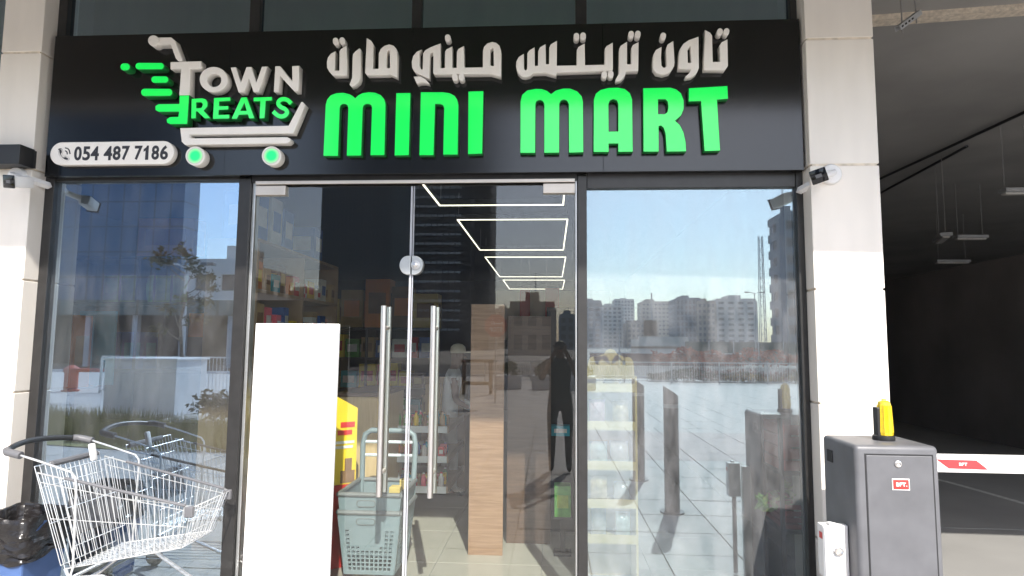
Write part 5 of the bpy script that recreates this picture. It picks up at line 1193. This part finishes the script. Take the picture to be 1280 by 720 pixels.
a = at(40, 228, 75); b = at(232, 228, 75); tower('office_tower', a.x, b.x, -75, 3.5, 60, M['tower_blue'], 'dark tower filling the left of the left window reflection')
# masts, lamps, low walls
ms = thing('lattice_mast', (26.2, -75, -0.3), 'slender lattice mast with a flood light head near the right edge of the right window', 'mast')
lt_ = MB()
for s in ((-.35,-.35),(.35,-.35),(.35,.35),(-.35,.35)): lt_.tube([(26.2+s[0], -75+s[1], -0.3), (26.2+s[0]*0.6, -75+s[1]*0.6, 15.5)], 0.05, 5)
part('mast_legs', lt_, M['galv'], ms); lb = MB()
for k in range(26):
    z = 0.3+k*0.58; f = 1-0.4*z/15.5; s = 0.35*f; g = 1 if k % 2 else -1; lb.tube([(26.2-s*g, -75+s, z), (26.2+s*g, -75+s, z+0.58)], 0.03, 4); lb.tube([(26.2-s, -75+s, z), (26.2+s, -75+s, z)], 0.03, 4)
part('mast_bracing', lb, M['galv'], ms, kind='stuff')
def street_lamp(x, y, H, label, arms=1):
    t = thing('street_lamp', (x, y, 0), label, 'street lamp', 'street lamps behind the viewer'); part('lamp_post', MB().lathe([(0.09, 0), (0.075, 0.3), (0.045, H)], (x, y, 0), 10), M['galv'], t, smooth=True)
    for s in ((-1, 1) if arms == 2 else (1,)):
        part('lamp_arm', MB().tube([(x, y, H-0.1), (x+s*0.35, y, H+0.05), (x+s*0.7, y, H+0.05)], 0.03, 8), M['galv'], t, smooth=True); part('lamp_head', box(x+s*0.5, x+s*0.95, y-0.1, y+0.1, H+0.0, H+0.1), M['cart_grey'], t, bevel=0.02)
P = at(943, 366, 58); street_lamp(P.x, -58, P.z, 'street lamp beside the lattice mast', 2)
P = at(774, 402, 44); street_lamp(P.x, -44, P.z, 'slim street lamp in front of the skyline')
P = at(234, 332, 16); street_lamp(P.x, -16, P.z, 'white street lamp in front of the tree in the left window', 2)
wr = thing('boundary_wall', (13, -60, -0.3), 'long red brown boundary wall below the skyline', 'wall'); part('wall_panel', box(4, 19, -60.2, -60, -0.3, 0.9), M['red_wall'], wr); part('wall_coping', box(3.9, 19.1, -60.3, -59.9, 0.9, 1.0), M['planter'], wr)
gn = thing('green_hoarding', (24, -70, -0.3), 'green netted hoarding in front of the wide pale block', 'fence'); part('net_panel', box(15.5, 60, -70.1, -70, -0.3, 2.2), M['green_net'], gn)
for k in range(16): part('hoarding_post', box(15.5+k*2.8, 15.6+k*2.8, -69.98, -69.88, -0.3, 2.3), M['galv'], gn)
# left window mirror content: planter wall, tree, railing, shrubs, hydrant, canopy and dark undercroft
pw = thing('planter_wall', (-8.8, -9.9, 0), 'large white planter box mirrored in the left window', 'planter')
part('planter_body', box(-9.95, -8.30, -10.75, -9.5, 0, 1.24), M['planter'], pw, bevel=0.01)
part('planter_rim', box(-9.99, -8.26, -10.79, -9.46, 1.241, 1.29), M['planter'], pw, bevel=0.006)
part('shrub_planting', foliage((-6.9, -8.9, 0.35), 0.75, 0.4, 0.32, 900, 0.07, rf), M['leaf'], kind='stuff')
gr = MB()
for i in range(9000):
    x = rf.uniform(-12.0, -4.6); y = -rf.uniform(5.3, 7.4) - max(0, (-6 - x))*0.35; h = rf.uniform(0.12, 0.42); dx_ = rf.uniform(-0.12, 0.12); dy_ = rf.uniform(-0.1, 0.1)
    gr.add([(x-0.008, y, 0), (x+0.008, y, 0), (x+dx_, y+dy_, h)], [(0,1,2)])
part('grass_planting', gr, M['grass'], kind='stuff')
def tree(x, y, H, label, crown, r0=0.06):
    t = thing('tree', (x, y, 0), label, 'tree'); rt = random.Random(9)
    tr = MB(); tr.tube([(x, y, 0), (x+0.05, y, H*0.3), (x-0.04, y+0.03, H*0.55), (x+0.1, y, H*0.75)], r0, 8, taper=0.5); part('trunk', tr, M['bark'], t, smooth=True)
    lm = MB(); cr_ = MB()
    for k in range(11):
        z = H*(0.42+0.05*k); a = rt.uniform(0, 6.28); L_ = rt.uniform(0.4, 1.0)*crown; p0 = Vector((x, y, z)); p1 = p0 + Vector((math.cos(a)*L_, math.sin(a)*L_*0.6, L_*0.8)); lm.tube([p0, p0.lerp(p1, 0.5)+Vector((0, 0, -0.05)), p1], 0.018, 5, taper=0.4)
        f = foliage(p1, 0.45*crown, 0.4*crown, 0.35*crown, 85, 0.075, rt); cr_.add(f.v, f.f)
    part('limbs', lm, M['bark'], t, smooth=True); part('crown', cr_, M['leaf'], t)
tree(-9.75, -12, 4.0, 'thin sparse tree mirrored in the left window', 0.85)
railing(-14.5, -9.3, -15.5, 0.0, 1.2, 0.12, 'short railing behind the white planter box, mirrored in the left window')
hy = thing('fire_hydrant', (-15.9, -16.0, 0), 'red fire hydrant with a long red pipe, mirrored in the left window', 'hydrant')
part('hydrant_body', MB().lathe([(0.26, 0), (0.26, 0.05), (0.20, 0.06), (0.20, 0.62), (0.25, 0.64), (0.22, 0.76), (0.08, 0.86)], (-15.9, -16, 0), 16), M['crate_red'], hy, smooth=True)
part('hydrant_pipe', MB().tube([(-15.8, -16, 0.70), (-14.5, -16, 0.70), (-14.42, -16, 0.62), (-14.42, -16, 0.0)], 0.06, 10), M['crate_red'], hy, smooth=True)
bed = MB().add([(-14.0, -9.0, 0.012), (-6.4, -7.6, 0.012), (-4.4, -7.4, 0.012), (-4.4, -5.3, 0.012), (-6.4, -5.3, 0.012), (-14.0, -7.0, 0.012)], [(0, 1, 2, 3, 4, 5)])
part('grass_bed', bed, M['grass'], kind='stuff')
cv = thing('street_canopy', (-30, -42, 0), 'low pale green roof over a dark undercroft, mirrored in the left window', 'building')
part('canopy_roof', box(-46, -15, -52, -39.6, 3.6, 4.7), M['tower_teal'], cv); part('undercroft_wall', box(-46, -15, -52, -46, -0.3, 3.6), M['hotel_wall'], cv)
for k in range(9): part('canopy_column', box(-45+k*3.6, -44.6+k*3.6, -40.4, -40, -0.3, 3.6), M['pole_grey'], cv)

# ------------------------------------------------------------------ haze over the city
hz = part('haze', box(-640, 640, -620, 70, -1.4, 290), M['hotel_wall'], kind='stuff')
hm = bpy.data.materials.new('city_haze'); hm.use_nodes = True; hm.node_tree.nodes.remove(hm.node_tree.nodes['Principled BSDF'])
pvn = hm.node_tree.nodes.new('ShaderNodeVolumePrincipled'); pvn.inputs['Color'].default_value = (0.80, 0.88, 1.0, 1); pvn.inputs['Density'].default_value = 0.0005
hm.node_tree.links.new(pvn.outputs[0], hm.node_tree.nodes['Material Output'].inputs['Volume'])
hz.data.materials.clear(); hz.data.materials.append(hm)
